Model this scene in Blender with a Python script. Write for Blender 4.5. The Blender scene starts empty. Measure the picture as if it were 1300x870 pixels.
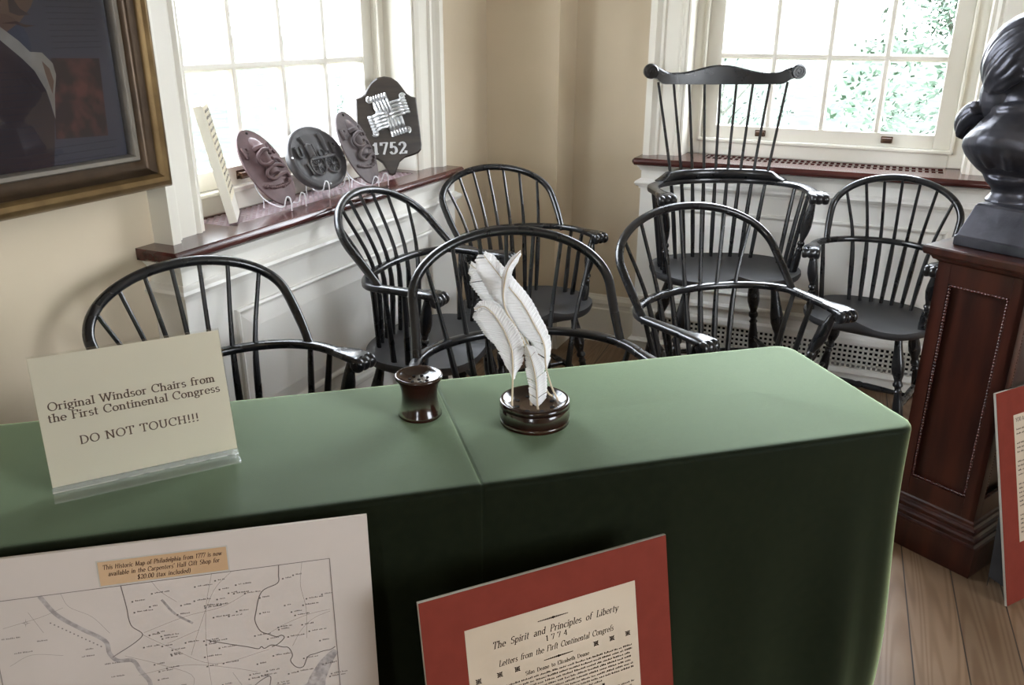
import bpy, math, random
from mathutils import Vector, Matrix
C = bpy.context.scene.collection
R = math.radians
PI = math.pi

# ------------------------------------------------------------------ camera, sky, exposure
H = 1.435
cam_d = bpy.data.cameras.new('camera'); cam = bpy.data.objects.new('camera', cam_d); C.objects.link(cam)
cam_d.sensor_width = 36.0; cam_d.lens = 36.0 * 1060 / 1300; cam_d.clip_start = .02
cam.location = (0, 0, H)
cam.rotation_euler = (Matrix.Rotation(R(24.5), 3, 'Z') @ Matrix.Rotation(R(90 - 20.78), 3, 'X') @ Matrix.Rotation(R(.23), 3, 'Z')).to_euler()
sc = bpy.context.scene; sc.camera = cam
sc.view_settings.view_transform = 'Standard'; sc.view_settings.look = 'None'
sc.view_settings.exposure = 0.80; sc.view_settings.gamma = 1.0; sc.view_settings.use_curve_mapping = False
sc.cycles.max_bounces = 8; sc.cycles.diffuse_bounces = 5; sc.cycles.glossy_bounces = 4; sc.cycles.transparent_max_bounces = 12
sc.cycles.sample_clamp_indirect = 6.0; sc.cycles.caustics_reflective = False; sc.cycles.caustics_refractive = False
sc.cycles.use_denoising = True
SKY = 14.0
w = bpy.data.worlds.new('sky'); sc.world = w; w.use_nodes = True
nt = w.node_tree; bg = nt.nodes['Background']
tc = nt.nodes.new('ShaderNodeTexCoord'); sp = nt.nodes.new('ShaderNodeSeparateXYZ'); rp = nt.nodes.new('ShaderNodeValToRGB')
nt.links.new(tc.outputs['Generated'], sp.inputs[0]); nt.links.new(sp.outputs['Z'], rp.inputs[0]); nt.links.new(rp.outputs[0], bg.inputs[0])
rp.color_ramp.elements[0].position = 0.0; rp.color_ramp.elements[0].color = (.95, .98, 1.04, 1)
rp.color_ramp.elements[1].position = .8; rp.color_ramp.elements[1].color = (.90, .97, 1.09, 1)
bg.inputs[1].default_value = SKY
sd = bpy.data.lights.new('sun', 'SUN'); sd.energy = 1.5; sd.angle = R(4); sd.color = (1, .97, .9)
so = bpy.data.objects.new('sun', sd); C.objects.link(so); so.rotation_euler = (R(32), 0, R(40)); so.location = (3, -3, 8)
def portal(loc, rot, sx, sz):
    d = bpy.data.lights.new('window_daylight', 'AREA'); d.shape = 'RECTANGLE'; d.size = sx; d.size_y = sz
    d.cycles.is_portal = True
    o = bpy.data.objects.new('window_daylight', d); C.objects.link(o); o.location = loc; o.rotation_euler = rot

ld = bpy.data.lights.new('hall_lamp', 'POINT'); ld.energy = 14; ld.color = (1, .84, .60); ld.shadow_soft_size = .30
lo_ = bpy.data.objects.new('hall_lamp', ld); C.objects.link(lo_); lo_.location = (1.3, -1.6, 2.7)

# ------------------------------------------------------------------ helpers
class MB:
    def __init__(s): s.v = []; s.f = []; s.m = []; s.k = 0
    def mat(s, k): s.k = k; return s
    def face(s, *i): s.f.append(tuple(i)); s.m.append(s.k)
    def add(s, pts): n = len(s.v); s.v += [tuple(p) for p in pts]; return n
    def poly(s, pts):
        n = s.add(pts); s.face(*range(n, n + len(pts))); return s
    def box(s, a, b, M=None):
        x0, y0, z0 = a; x1, y1, z1 = b
        p = [(x0,y0,z0),(x1,y0,z0),(x1,y1,z0),(x0,y1,z0),(x0,y0,z1),(x1,y0,z1),(x1,y1,z1),(x0,y1,z1)]
        if M: p = [M @ Vector(q) for q in p]
        n = s.add(p)
        for q in ((0,3,2,1),(4,5,6,7),(0,1,5,4),(1,2,6,5),(2,3,7,6),(3,0,4,7)): s.face(*[n + i for i in q])
        return s
    def loft(s, rings, closed=True, cap=True):
        n0 = len(s.v); k = len(rings[0])
        for r in rings: s.add(r)
        for i in range(len(rings) - 1):
            for j in range(k if closed else k - 1):
                a = n0 + i*k + j; b = n0 + i*k + (j + 1) % k
                s.face(a, b, b + k, a + k)
        if cap and closed:
            s.face(*[n0 + j for j in range(k)][::-1]); s.face(*[n0 + (len(rings)-1)*k + j for j in range(k)])
        return s
    def tube(s, pts, rad, n=8, cap=True):
        P = [Vector(p) for p in pts]
        if not isinstance(rad, (list, tuple)): rad = [rad] * len(P)
        rings = []; up = None
        for i, p in enumerate(P):
            t = (P[min(i+1, len(P)-1)] - P[max(i-1, 0)])
            if t.length < 1e-9: t = Vector((0, 0, 1))
            t.normalize()
            if up is None:
                up = Vector((0, 0, 1)) if abs(t.z) < .9 else Vector((1, 0, 0))
            a = up - t * up.dot(t)
            if a.length < 1e-5: a = t.orthogonal()
            a.normalize(); b = t.cross(a); up = a
            rings.append([p + (a * math.cos(q) + b * math.sin(q)) * rad[i] for q in [2*PI*j/n for j in range(n)]])
        return s.loft(rings, True, cap)
    def lathe(s, prof, o=(0,0,0), n=32, axis=None, cap=True):
        # prof: (radius, height) along axis from o
        ax = Vector(axis).normalized() if axis else Vector((0, 0, 1)); a = ax.orthogonal().normalized() if axis else Vector((1,0,0)); b = ax.cross(a)
        O = Vector(o)
        return s.loft([[O + ax*h + (a*math.cos(q) + b*math.sin(q))*max(r, 1e-5) for q in [2*PI*j/n for j in range(n)]] for r, h in prof], True, cap)
    def prism(s, poly, f0, f1):
        # poly 2D; f0,f1 map (x,y)->3D
        n = len(poly); a = s.add([f0(*p) for p in poly]); b = s.add([f1(*p) for p in poly])
        s.face(*[a + i for i in range(n)][::-1]); s.face(*[b + i for i in range(n)])
        for i in range(n): j = (i+1) % n; s.face(a+i, a+j, b+j, b+i)
        return s
    def ell(s, c, r, n=16, m=10, M=None):
        rings = []
        for i in range(m + 1):
            t = -PI/2 + PI * i / m; q = max(math.cos(t), 1e-4)
            ring = []
            for j in range(n):
                p = Vector((r[0]*q*math.cos(2*PI*j/n), r[1]*q*math.sin(2*PI*j/n), r[2]*math.sin(t)))
                if M: p = M @ p
                ring.append(p + Vector(c))
            rings.append(ring)
        return s.loft(rings)
    def build(s, name, mats, parent=None, smooth=False, angle=35, bevel=0, fix=True):
        me = bpy.data.meshes.new(name); me.from_pydata(s.v, [], s.f)
        if not isinstance(mats, (list, tuple)): mats = [mats]
        for m in mats: me.materials.append(m)
        for p, k in zip(me.polygons, s.m): p.material_index = k
        if fix:
            import bmesh
            b = bmesh.new(); b.from_mesh(me); bmesh.ops.recalc_face_normals(b, faces=b.faces); b.to_mesh(me); b.free()
        me.update()
        o = bpy.data.objects.new(name, me); C.objects.link(o)
        if parent: o.parent = parent
        if smooth:
            for p in me.polygons: p.use_smooth = True
            try: me.set_sharp_from_angle(angle=R(angle))
            except Exception: pass
        if bevel:
            md = o.modifiers.new('bevel', 'BEVEL'); md.width = bevel; md.segments = 2; md.limit_method = 'ANGLE'; md.angle_limit = R(50)
            md.harden_normals = False
        return o
def tag(o, label=None, cat=None, group=None, kind=None):
    if label: o['label'] = label
    if cat: o['category'] = cat
    if group: o['group'] = group
    if kind: o['kind'] = kind
    return o
def empty(name, loc=(0,0,0), rz=0.0):
    o = bpy.data.objects.new(name, None); C.objects.link(o); o.location = loc; o.rotation_euler = (0, 0, rz); o.empty_display_size = .05
    return o
def smooth01(t): t = max(0, min(1, t)); return t*t*(3 - 2*t)
def cat_rom(P, n=6):
    P = [Vector(p) for p in P]; Q = [P[0]*2 - P[1]] + P + [P[-1]*2 - P[-2]]; out = []
    for i in range(1, len(Q) - 2):
        p0, p1, p2, p3 = Q[i-1:i+3]
        for k in range(n):
            t = k / n
            out.append(.5*((2*p1) + (p2-p0)*t + (2*p0-5*p1+4*p2-p3)*t*t + (3*p1-p0-3*p2+p3)*t**3))
    return out + [P[-1]]

# ------------------------------------------------------------------ materials
def base(name, col, rough=.5, metal=0.0, spec=.5, coat=0.0, sheen=0.0):
    m = bpy.data.materials.new(name); m.use_nodes = True; b = m.node_tree.nodes['Principled BSDF']
    b.inputs['Base Color'].default_value = (*col, 1); b.inputs['Roughness'].default_value = rough; b.inputs['Metallic'].default_value = metal
    b.inputs['Specular IOR Level'].default_value = spec; b.inputs['Coat Weight'].default_value = coat; b.inputs['Coat Roughness'].default_value = .12
    b.inputs['Sheen Weight'].default_value = sheen
    return m, m.node_tree, b
def noisy(name, c0, c1, scale=8.0, rough=.5, metal=0.0, spec=.5, coat=0.0, bump=0.0, bscale=None, stretch=(1,1,1), sheen=0.0, detail=4.0, lo=.35, hi=.65, rr=None):
    m, t, b = base(name, c0, rough, metal, spec, coat, sheen)
    co = t.nodes.new('ShaderNodeTexCoord'); mp = t.nodes.new('ShaderNodeMapping'); mp.inputs['Scale'].default_value = stretch
    t.links.new(co.outputs['Object'], mp.inputs[0])
    n = t.nodes.new('ShaderNodeTexNoise'); n.inputs['Scale'].default_value = scale; n.inputs['Detail'].default_value = detail
    r = t.nodes.new('ShaderNodeValToRGB'); r.color_ramp.elements[0].position = lo; r.color_ramp.elements[1].position = hi
    r.color_ramp.elements[0].color = (*c0, 1); r.color_ramp.elements[1].color = (*c1, 1)
    t.links.new(mp.outputs[0], n.inputs[0]); t.links.new(n.outputs[0], r.inputs[0]); t.links.new(r.outputs[0], b.inputs['Base Color'])
    if rr:
        q = t.nodes.new('ShaderNodeMapRange'); q.inputs['To Min'].default_value = rr[0]; q.inputs['To Max'].default_value = rr[1]
        t.links.new(n.outputs[0], q.inputs[0]); t.links.new(q.outputs[0], b.inputs['Roughness'])
    if bump:
        n2 = t.nodes.new('ShaderNodeTexNoise'); n2.inputs['Scale'].default_value = bscale or scale*4; n2.inputs['Detail'].default_value = 5
        bp = t.nodes.new('ShaderNodeBump'); bp.inputs['Strength'].default_value = bump; bp.inputs['Distance'].default_value = .002
        t.links.new(mp.outputs[0], n2.inputs[0]); t.links.new(n2.outputs[0], bp.inputs['Height']); t.links.new(bp.outputs[0], b.inputs['Normal'])
    return m
M = {}
M['trim'] = noisy('trim_paint', (.72,.69,.605), (.75,.72,.64), 5, .38, bump=.06, bscale=40, stretch=(1,1,.25))
M['cover'] = noisy('cover_paint', (.79,.77,.72), (.81,.79,.74), 5, .40, bump=.05, bscale=40)
M['wall'] = noisy('wall_plaster', (.585,.495,.365), (.625,.53,.395), 3, .75, bump=.08, bscale=30, spec=.25)
M['ceiling'] = noisy('ceiling_paint', (.74,.72,.66), (.78,.76,.70), 3, .9)
M['mahog'] = noisy('mahogany', (.040,.011,.010), (.085,.023,.019), 6, .24, coat=.25, stretch=(1,6,6), detail=6, bump=.03)
M['ventbar'] = noisy('worn_vent_bars', (.30,.215,.225), (.38,.29,.30), 14, .35)  # mahogany bars in a paler colour that carries the window's reflection
M['black'] = noisy('black_chair_paint', (.006,.0065,.008), (.012,.012,.0135), 14, .28, spec=.5, coat=.25, bump=.03, bscale=60, rr=(.22,.34))
M['seat'] = noisy('black_seat_paint', (.008,.0085,.010), (.016,.016,.018), 10, .5, spec=1.0, bump=.03, bscale=50, rr=(.46,.56))
M['felt'] = noisy('green_felt', (.0035,.0042,.0014), (.0058,.0066,.0026), 60, .62, spec=.08, sheen=1.0, bump=.30, bscale=900)
M['felt'].node_tree.nodes['Principled BSDF'].inputs['Sheen Roughness'].default_value = .34
M['felt'].node_tree.nodes['Principled BSDF'].inputs['Sheen Tint'].default_value = (.70,.92,.58,1)
M['felt'].node_tree.nodes['Principled BSDF'].inputs['Specular Tint'].default_value = (.78,1.0,.82,1)
def nap(m, col, rough):
    t = m.node_tree; o = t.nodes['Material Output']; sh = t.nodes.new('ShaderNodeBsdfSheen'); ad = t.nodes.new('ShaderNodeAddShader')
    sh.inputs['Color'].default_value = (*col, 1); sh.inputs['Roughness'].default_value = rough
    t.links.new(t.nodes['Principled BSDF'].outputs[0], ad.inputs[0]); t.links.new(sh.outputs[0], ad.inputs[1]); t.links.new(ad.outputs[0], o.inputs[0])
nap(M['felt'], (.62,.82,.50), .31)
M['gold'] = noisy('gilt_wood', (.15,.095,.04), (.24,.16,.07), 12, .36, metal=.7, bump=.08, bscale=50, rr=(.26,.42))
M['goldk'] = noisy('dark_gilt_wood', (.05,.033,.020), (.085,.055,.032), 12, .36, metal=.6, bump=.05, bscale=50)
M['silverfil'] = noisy('silvered_fillet', (.22,.20,.175), (.28,.26,.225), 10, .35, metal=.7)
M['iron'] = noisy('cast_iron', (.045,.042,.043), (.070,.064,.064), 26, .5, spec=.35, metal=.0, bump=.3, bscale=90)
M['ironred'] = noisy('red_brown_iron', (.085,.050,.052), (.125,.075,.076), 18, .55, spec=.3, metal=.0, bump=.3, bscale=90)
M['ironbrown'] = noisy('grey_brown_iron', (.085,.068,.070), (.125,.100,.10), 18, .55, spec=.3, metal=.0, bump=.3, bscale=90)
M['shield'] = noisy('dark_board', (.018,.013,.010), (.035,.025,.018), 10, .4, stretch=(1,1,6))
M['pewter'] = noisy('pewter', (.52,.53,.55), (.66,.67,.68), 14, .36, metal=.85, bump=.1)
M['bronze'] = noisy('bronze', (.034,.035,.044), (.075,.075,.090), 9, .40, metal=.6, bump=.8, bscale=28, rr=(.26,.5))
M['paperw'] = noisy('white_mount_board', (.50,.445,.40), (.54,.48,.435), 6, .8, spec=.2)
M['cream'] = noisy('cream_card', (.84,.79,.66), (.87,.82,.69), 6, .75, spec=.2)
def translucent(m, fac, col):
    t = m.node_tree; b = t.nodes['Principled BSDF']; o = t.nodes['Material Output']; mx = t.nodes.new('ShaderNodeMixShader'); tr = t.nodes.new('ShaderNodeBsdfTranslucent')
    tr.inputs[0].default_value = (*col, 1); mx.inputs[0].default_value = fac; t.links.new(b.outputs[0], mx.inputs[1]); t.links.new(tr.outputs[0], mx.inputs[2]); t.links.new(mx.outputs[0], o.inputs[0])
translucent(M['cream'], .48, (.96,.90,.76))
M['redmat'] = noisy('red_mat_board', (.155,.024,.0135), (.170,.027,.0155), 30, .8, spec=.2)
M['oldpaper'] = noisy('aged_paper', (.47,.385,.29), (.53,.445,.345), 5, .85, spec=.15)
M['tan'] = noisy('tan_label', (.47,.31,.18), (.52,.36,.22), 10, .85, spec=.15)
M['ink'] = base('brown_black_ink', (.035,.025,.022), .9, spec=.1)[0]
M['inkbrown'] = base('brown_ink', (.115,.075,.055), .9, spec=.1)[0]
M['inkgrey'] = base('grey_map_ink', (.20,.175,.165), .9, spec=.1)[0]
M['inklight'] = base('light_map_ink', (.36,.325,.305), .9, spec=.1)[0]
M['river'] = noisy('river_hatching', (.28,.25,.24), (.42,.38,.36), 120, .9, spec=.1)
M['foam'] = base('foam_core_edge', (.42,.40,.35), .8)[0]
M['cardback'] = noisy('black_easel_card', (.018,.018,.02), (.03,.03,.032), 10, .7)
M['feather'] = noisy('white_feather', (.93,.93,.93), (.96,.96,.96), 30, .75, spec=.2, stretch=(1,1,1))
translucent(M['feather'], .42, (.97,.97,.97))
M['quill'] = base('quill_shaft', (.62,.52,.38), .45)[0]
M['rubwood'] = noisy('polished_dark_wood', (.011,.0045,.0035), (.040,.014,.008), 7, .16, spec=.4, coat=.35, stretch=(1,1,5), detail=6, lo=.4, hi=.75)
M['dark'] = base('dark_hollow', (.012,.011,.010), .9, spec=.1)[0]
M['grillew'] = noisy('painted_grille', (.66,.64,.58), (.70,.68,.62), 9, .4)
M['brass'] = noisy('old_brass', (.055,.03,.018), (.10,.055,.03), 20, .4, metal=.5)
M['teal'] = base('teal_paper', (.03,.20,.24), .6)[0]
M['panel'] = noisy('pedestal_wood', (.020,.0055,.004), (.055,.014,.008), 5, .32, coat=.15, stretch=(5,5,.7), detail=6, bump=.03)
M['bark'] = noisy('bark', (.060,.066,.050), (.085,.09,.07), 12, .9)
M['stone'] = noisy('pale_stone', (.15,.145,.14), (.18,.175,.17), 4, .8)
# pictures
M['p_bg'] = noisy('print_dark_ground', (.020,.021,.026), (.034,.034,.040), 5, .5)
M['p_sheet'] = noisy('print_blue_grey', (.040,.042,.062), (.055,.057,.080), 4, .5)
M['p_face'] = noisy('print_flesh', (.105,.062,.042), (.15,.09,.06), 7, .5)
M['p_crav'] = noisy('print_linen', (.20,.185,.165), (.30,.28,.25), 9, .5)
M['p_coat'] = noisy('print_brown_coat', (.026,.016,.020), (.042,.024,.026), 6, .5)
M['p_red'] = noisy('print_red_brown', (.028,.014,.018), (.12,.040,.034), 22, .5, lo=.45, hi=.7)
M['p_line'] = base('print_lines', (.020,.020,.032), .6)[0]
M['p_mouth'] = base('print_mouth', (.05,.022,.018), .6)[0]
def glass(name, fac=.06, tint=(1,1,1), rough=0.0):
    m = bpy.data.materials.new(name); m.use_nodes = True; t = m.node_tree; t.nodes.clear()
    o = t.nodes.new('ShaderNodeOutputMaterial'); mx = t.nodes.new('ShaderNodeMixShader'); tr = t.nodes.new('ShaderNodeBsdfTransparent'); gl = t.nodes.new('ShaderNodeBsdfGlossy')
    fr = t.nodes.new('ShaderNodeFresnel'); fr.inputs[0].default_value = 1.45
    tr.inputs[0].default_value = (*tint, 1); gl.inputs['Roughness'].default_value = rough; gl.inputs['Color'].default_value = (1,1,1,1)
    t.links.new(fr.outputs[0], mx.inputs[0]); t.links.new(tr.outputs[0], mx.inputs[1]); t.links.new(gl.outputs[0], mx.inputs[2]); t.links.new(mx.outputs[0], o.inputs[0])
    return m
M['glass'] = glass('window_glass', tint=(.97,.99,.985))
M['picglass'] = glass('picture_glass', tint=(.95,.95,.97))
def rod():
    m = bpy.data.materials.new('clear_plastic_rod'); m.use_nodes = True; t = m.node_tree; b = t.nodes['Principled BSDF']; o = t.nodes['Material Output']
    b.inputs['Base Color'].default_value = (.9,.9,.92,1); b.inputs['Roughness'].default_value = .1; tr = t.nodes.new('ShaderNodeBsdfTransparent'); mx = t.nodes.new('ShaderNodeMixShader'); mx.inputs[0].default_value = .6
    t.links.new(tr.outputs[0], mx.inputs[1]); t.links.new(b.outputs[0], mx.inputs[2]); t.links.new(mx.outputs[0], o.inputs[0]); return m
M['rod'] = rod()
M['frost'] = rod(); M['frost'].name = 'frosted_acrylic_edge'; M['frost'].node_tree.nodes['Mix Shader'].inputs[0].default_value = .09
M['acrylic'] = glass('clear_acrylic', tint=(.985,.99,.988), rough=.03)
def floor_mat():
    m, t, b = base('pine_floor', (.3,.2,.12), .42)
    co = t.nodes.new('ShaderNodeTexCoord'); mp = t.nodes.new('ShaderNodeMapping'); mp.inputs['Rotation'].default_value = (0, 0, R(-3.8))
    t.links.new(co.outputs['Object'], mp.inputs[0])
    sx = t.nodes.new('ShaderNodeSeparateXYZ'); t.links.new(mp.outputs[0], sx.inputs[0])
    def math_(op, a, bb=None):
        n = t.nodes.new('ShaderNodeMath'); n.operation = op
        for i, q in enumerate((a, bb)):
            if q is None: continue
            if isinstance(q, (int, float)): n.inputs[i].default_value = q
            else: t.links.new(q, n.inputs[i])
        return n.outputs[0]
    W = .123
    px = math_('DIVIDE', math_('ADD', sx.outputs['X'], .031), W); ix = math_('FLOOR', px); fx = math_('SUBTRACT', px, ix)
    wn = t.nodes.new('ShaderNodeTexWhiteNoise'); wn.noise_dimensions = '1D'; t.links.new(ix, wn.inputs['W'])
    # rings: distance field distorted by noise, per plank offset
    cb = t.nodes.new('ShaderNodeCombineXYZ'); t.links.new(math_('MULTIPLY', px, 1.0), cb.inputs[0]); t.links.new(math_('ADD', math_('MULTIPLY', sx.outputs['Y'], .34), math_('MULTIPLY', wn.outputs[0], 37.0)), cb.inputs[1]); t.links.new(math_('MULTIPLY', wn.outputs[0], 11.0), cb.inputs[2])
    n1 = t.nodes.new('ShaderNodeTexNoise'); n1.inputs['Scale'].default_value = 1.3; n1.inputs['Detail'].default_value = 1.0; t.links.new(cb.outputs[0], n1.inputs[0])
    wv = math_('SINE', math_('MULTIPLY', n1.outputs[0], 150.0))
    wv = math_('MULTIPLY', math_('ADD', wv, 1.0), .5)
    n2 = t.nodes.new('ShaderNodeTexNoise'); n2.inputs['Scale'].default_value = 3.0; n2.inputs['Detail'].default_value = 5; t.links.new(mp.outputs[0], n2.inputs[0])
    r = t.nodes.new('ShaderNodeValToRGB'); e = r.color_ramp.elements; e[0].position = .0; e[0].color = (.205,.125,.070,1); e[1].position = .75; e[1].color = (.265,.175,.108,1)
    t.links.new(wv, r.inputs[0])
    mx = t.nodes.new('ShaderNodeMixRGB'); mx.blend_type = 'MULTIPLY'; mx.inputs[0].default_value = .55; t.links.new(r.outputs[0], mx.inputs[1])
    r2 = t.nodes.new('ShaderNodeValToRGB'); r2.color_ramp.elements[0].position = .3; r2.color_ramp.elements[0].color = (.55,.5,.48,1); r2.color_ramp.elements[1].position = .7
    t.links.new(n2.outputs[0], r2.inputs[0]); t.links.new(r2.outputs[0], mx.inputs[2])
    # plank tone
    mt = t.nodes.new('ShaderNodeMixRGB'); mt.blend_type = 'MULTIPLY'; mt.inputs[0].default_value = 1.0
    tone = math_('ADD', math_('MULTIPLY', wn.outputs[0], .3), .8); ct = t.nodes.new('ShaderNodeCombineXYZ')
    for i in range(3): t.links.new(tone, ct.inputs[i])
    t.links.new(mx.outputs[0], mt.inputs[1]); t.links.new(ct.outputs[0], mt.inputs[2])
    # gaps
    g = math_('LESS_THAN', math_('MINIMUM', fx, math_('SUBTRACT', 1.0, fx)), .014)
    mg = t.nodes.new('ShaderNodeMixRGB'); t.links.new(g, mg.inputs[0]); t.links.new(mt.outputs[0], mg.inputs[1]); mg.inputs[2].default_value = (.03,.02,.014,1)
    t.links.new(mg.outputs[0], b.inputs['Base Color'])
    bp = t.nodes.new('ShaderNodeBump'); bp.inputs['Strength'].default_value = .3; bp.inputs['Distance'].default_value = .003
    t.links.new(math_('SUBTRACT', 1.0, g), bp.inputs['Height']); t.links.new(bp.outputs[0], b.inputs['Normal'])
    return m
M['floor'] = floor_mat()
M['lawn'] = noisy('lawn_grass', (.040,.050,.0385), (.058,.060,.053), 1.6, .95, bump=.3, bscale=30, spec=.0, detail=8)
def leafmat(name, c0, c1):
    m = noisy(name, c0, c1, 1.1, .7, spec=.2); return m
M['leafd'] = leafmat('leaf_mid_green', (.046,.085,.050), (.085,.115,.088))
M['leafl'] = leafmat('leaf_light_green', (.070,.098,.080), (.105,.125,.112))

# ------------------------------------------------------------------ the room
XL, YR, ZC = -1.70, 3.655, 3.1
ZS = .912
def struct(o, label=None): o['kind'] = 'structure'; return o
def wallmesh(name, s0, s1, o0, o1, zo0, zo1, f, th=.30):
    b = MB()
    def bx(a0, a1, z0, z1):
        p = [f(a0, 0), f(a1, th)]
        b.box((min(p[0][0], p[1][0]), min(p[0][1], p[1][1]), z0), (max(p[0][0], p[1][0]), max(p[0][1], p[1][1]), z1))
    bx(s0, o0, 0, ZC); bx(o1, s1, 0, ZC); bx(o0, o1, 0, zo0); bx(o0, o1, zo1, ZC)
    return struct(b.build(name, M['wall']))
EX, BY = 3.4, -4.6
struct(MB().box((XL-.3, BY-.3, -.12), (EX+.3, YR+.3, 0)).build('floor', M['floor']))
struct(MB().box((XL-.3, BY-.3, ZC), (EX+.3, YR+.3, ZC+.15)).build('ceiling', M['ceiling']))
L0, L1 = 1.665, 2.805
R0, R1 = -.870, .240
ZTOP = 2.62
wallmesh('wall_left', BY, YR+.3, L0, L1, ZS-.03, ZTOP, lambda s, d: (XL - d, s))
wallmesh('wall_right', -1.36, EX, R0, R1, ZS-.03, ZTOP, lambda s, d: (s, YR + d))
struct(MB().box((XL-.001, 3.45, 0), (-1.36, YR+.3, ZC)).build('wall_corner', M['wall']))
b = MB()
for x0_, x1_ in ((XL, .4), (1.3, EX)): b.box((x0_, BY-.3, 0), (x1_, BY, ZC))
for x0_, x1_ in ((.4, 1.3),): b.box((x0_, BY-.3, 0), (x1_, BY, .95)); b.box((x0_, BY-.3, 2.6), (x1_, BY, ZC))
struct(b.build('wall_back', M['wall']))
wallmesh('wall_far', BY-.3, YR+.3, -.2, 1.4, .95, 2.6, lambda s, d: (EX + d, s))

def window(n, root_loc, rz, s0, s1, d_front, gr, lifts, diag, cas=.145, dcas=-.045, sill0=None, sill1=None):
    """window in its own frame: x along the wall, y outwards, z up"""
    r = empty('window_%d' % n, root_loc, rz); struct(r)
    T = M['trim']
    # casings with stepped mouldings (profile across the width)
    for side in (0, 1):
        prof = [(0,0),(0,dcas*.55),(.012,dcas*.7),(.022,dcas*.55),(.03,dcas*.62),(.085,dcas*.66),(.09,dcas*.9),(.10,dcas*.95),(.108,dcas*1.15),(.118,dcas*1.45),(cas,dcas*1.45),(cas,0)]
        rings = []
        for z in (ZS, ZTOP + .14):
            rings.append([((s0 - a) if side == 0 else (s1 + a), y, z) for a, y in prof])
        MB().loft(rings).build('casing', T, r)
    MB().box((s0, dcas*.62, ZTOP), (s1, 0, ZTOP + .14)).build('head_casing', T, r)
    # jamb linings
    b = MB(); b.box((s0, -.02, ZS), (s0 + .012, .11, ZTOP)); b.box((s1 - .012, -.02, ZS), (s1, .11, ZTOP)); b.box((s0, -.02, ZTOP - .012), (s1, .11, ZTOP))
    b.build('jamb', T, r)
    # fixed frame with an inner bead
    b = MB(); fw = .062; d0, d1 = .10, .19
    for a0, a1 in ((s0, s0 + fw), (s1 - fw, s1)): b.box((a0, d0, ZS), (a1, d1, ZTOP))
    b.box((s0 + fw, d0, ZS - .001), (s1 - fw, d1, ZS + .066)); b.box((s0 + fw, d0, ZTOP - .06), (s1 - fw, d1, ZTOP))
    b.build('frame', T, r, bevel=.004)
    b = MB()
    for a0 in (s0 + fw - .012, s1 - fw): b.box((a0, d0 - .012, ZS + .054), (a0 + .012, d0, ZTOP - .05))
    b.box((s0 + fw - .012, d0 - .012, ZS + .054), (s1 - fw + .012, d0, ZS + .068)); b.build('bead', T, r, bevel=.004)
    # sash with glazing bars
    a0, a1 = s0 + fw, s1 - fw; st = .062; e0, e1 = .118, .152
    g0, g1, gz0 = a0 + st, a1 - st, ZS + .068 + .055
    rows = [gz0]; pitch = (1.322 - gz0)
    while rows[-1] < 1.88: rows.append(rows[-1] + pitch)
    ztop = rows[-1]
    b = MB(); b.box((a0, e0, ZS + .068), (g0, e1, ztop + .04)); b.box((g1, e0, ZS + .068), (a1, e1, ztop + .04))
    b.box((g0, e0, ZS + .068), (g1, e1, gz0)); b.box((g0, e0, ztop), (g1, e1, ztop + .04))
    hw = .0135
    def bar(x0, x1, z0, z1, vert):
        if vert:
            pr = [(-hw, .014), (-.008, 0), (.008, 0), (hw, .014), (hw, .032), (-hw, .032)]
            b.loft([[((x0+x1)/2 + p, e0 + q + .002, z) for p, q in pr] for z in (z0, z1)])
        else:
            pr = [(-hw, .014), (-.008, 0), (.008, 0), (hw, .014), (hw, .032), (-hw, .032)]
            b.loft([[(x, e0 + q + .0026, (z0+z1)/2 + p*.98) for p, q in pr] for x in (x0, x1)])
    for k in (1, 2, 3): x = g0 + (g1 - g0)*k/4; bar(x, x, gz0, ztop, True)
    for z in rows[1:-1]: bar(g0, g1, z, z, False)
    b.build('sash', T, r, bevel=.003)
    # upper sash, one bar deep further out
    b = MB(); f0, f1 = .154, .186; zt = ZTOP - .06
    b.box((a0, f0, ztop), (g0, f1, zt)); b.box((g1, f0, ztop), (a1, f1, zt)); b.box((g0, f0, ztop), (g1, f1, ztop + .04)); b.box((g0, f0, zt - .05), (g1, f1, zt))
    for k in (1, 2, 3): x = g0 + (g1 - g0)*k/4; b.box((x - hw, f0, ztop + .04), (x + hw, f1, zt - .05))
    b.box((g0, f0, (ztop+zt)/2 - hw), (g1, f1, (ztop+zt)/2 + hw))
    b.build('upper_sash', T, r)
    b = MB(); y = e0 + .02; b.poly([(g0-.005, y, gz0-.005), (g1+.005, y, gz0-.005), (g1+.005, y, ztop+.005), (g0-.005, y, ztop+.005)])
    y = .17; b.poly([(g0-.005, y, ztop+.03), (g1+.005, y, ztop+.03), (g1+.005, y, zt-.04), (g0-.005, y, zt-.04)])
    b.build('pane', M['glass'], r, fix=False)
    for x in lifts:
        b = MB(); zl = ZS + .068 + .028
        b.box((x - .022, e0 - .004, zl - .012), (x + .022, e0, zl + .014)); b.loft([[(x + q*s, e0 + p[0], zl + p[1]) for p in ((0,.01),(-.018,.008),(-.022,-.002),(-.016,-.012),(-.006,-.010),(-.012,-.002),(0,.0))] for s in (-1, 1) for q in (.019,)])
        tag(b.build('sash_lift', M['brass'], r, bevel=.002), 'dark brass sash lift')
    # sill board with rounded nose and an opening for the grille
    x0 = s0 - .215 if sill0 is None else sill0; x1 = s1 + .165 if sill1 is None else sill1
    gx0, gx1, gd0, gd1 = gr; zt_, zb = ZS, ZS - .030
    b = MB()
    nose = [(d_front + .012, zb), (d_front + .003, zb + .006), (d_front, zb + .014), (d_front + .002, zb + .022), (d_front + .010, zt_)]
    prof = nose + [(gd0, zt_), (gd0, zb)]
    b.loft([[(x, p[0], p[1]) for p in prof] for x in (x0 + .008, x1 - .008)])
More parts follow.
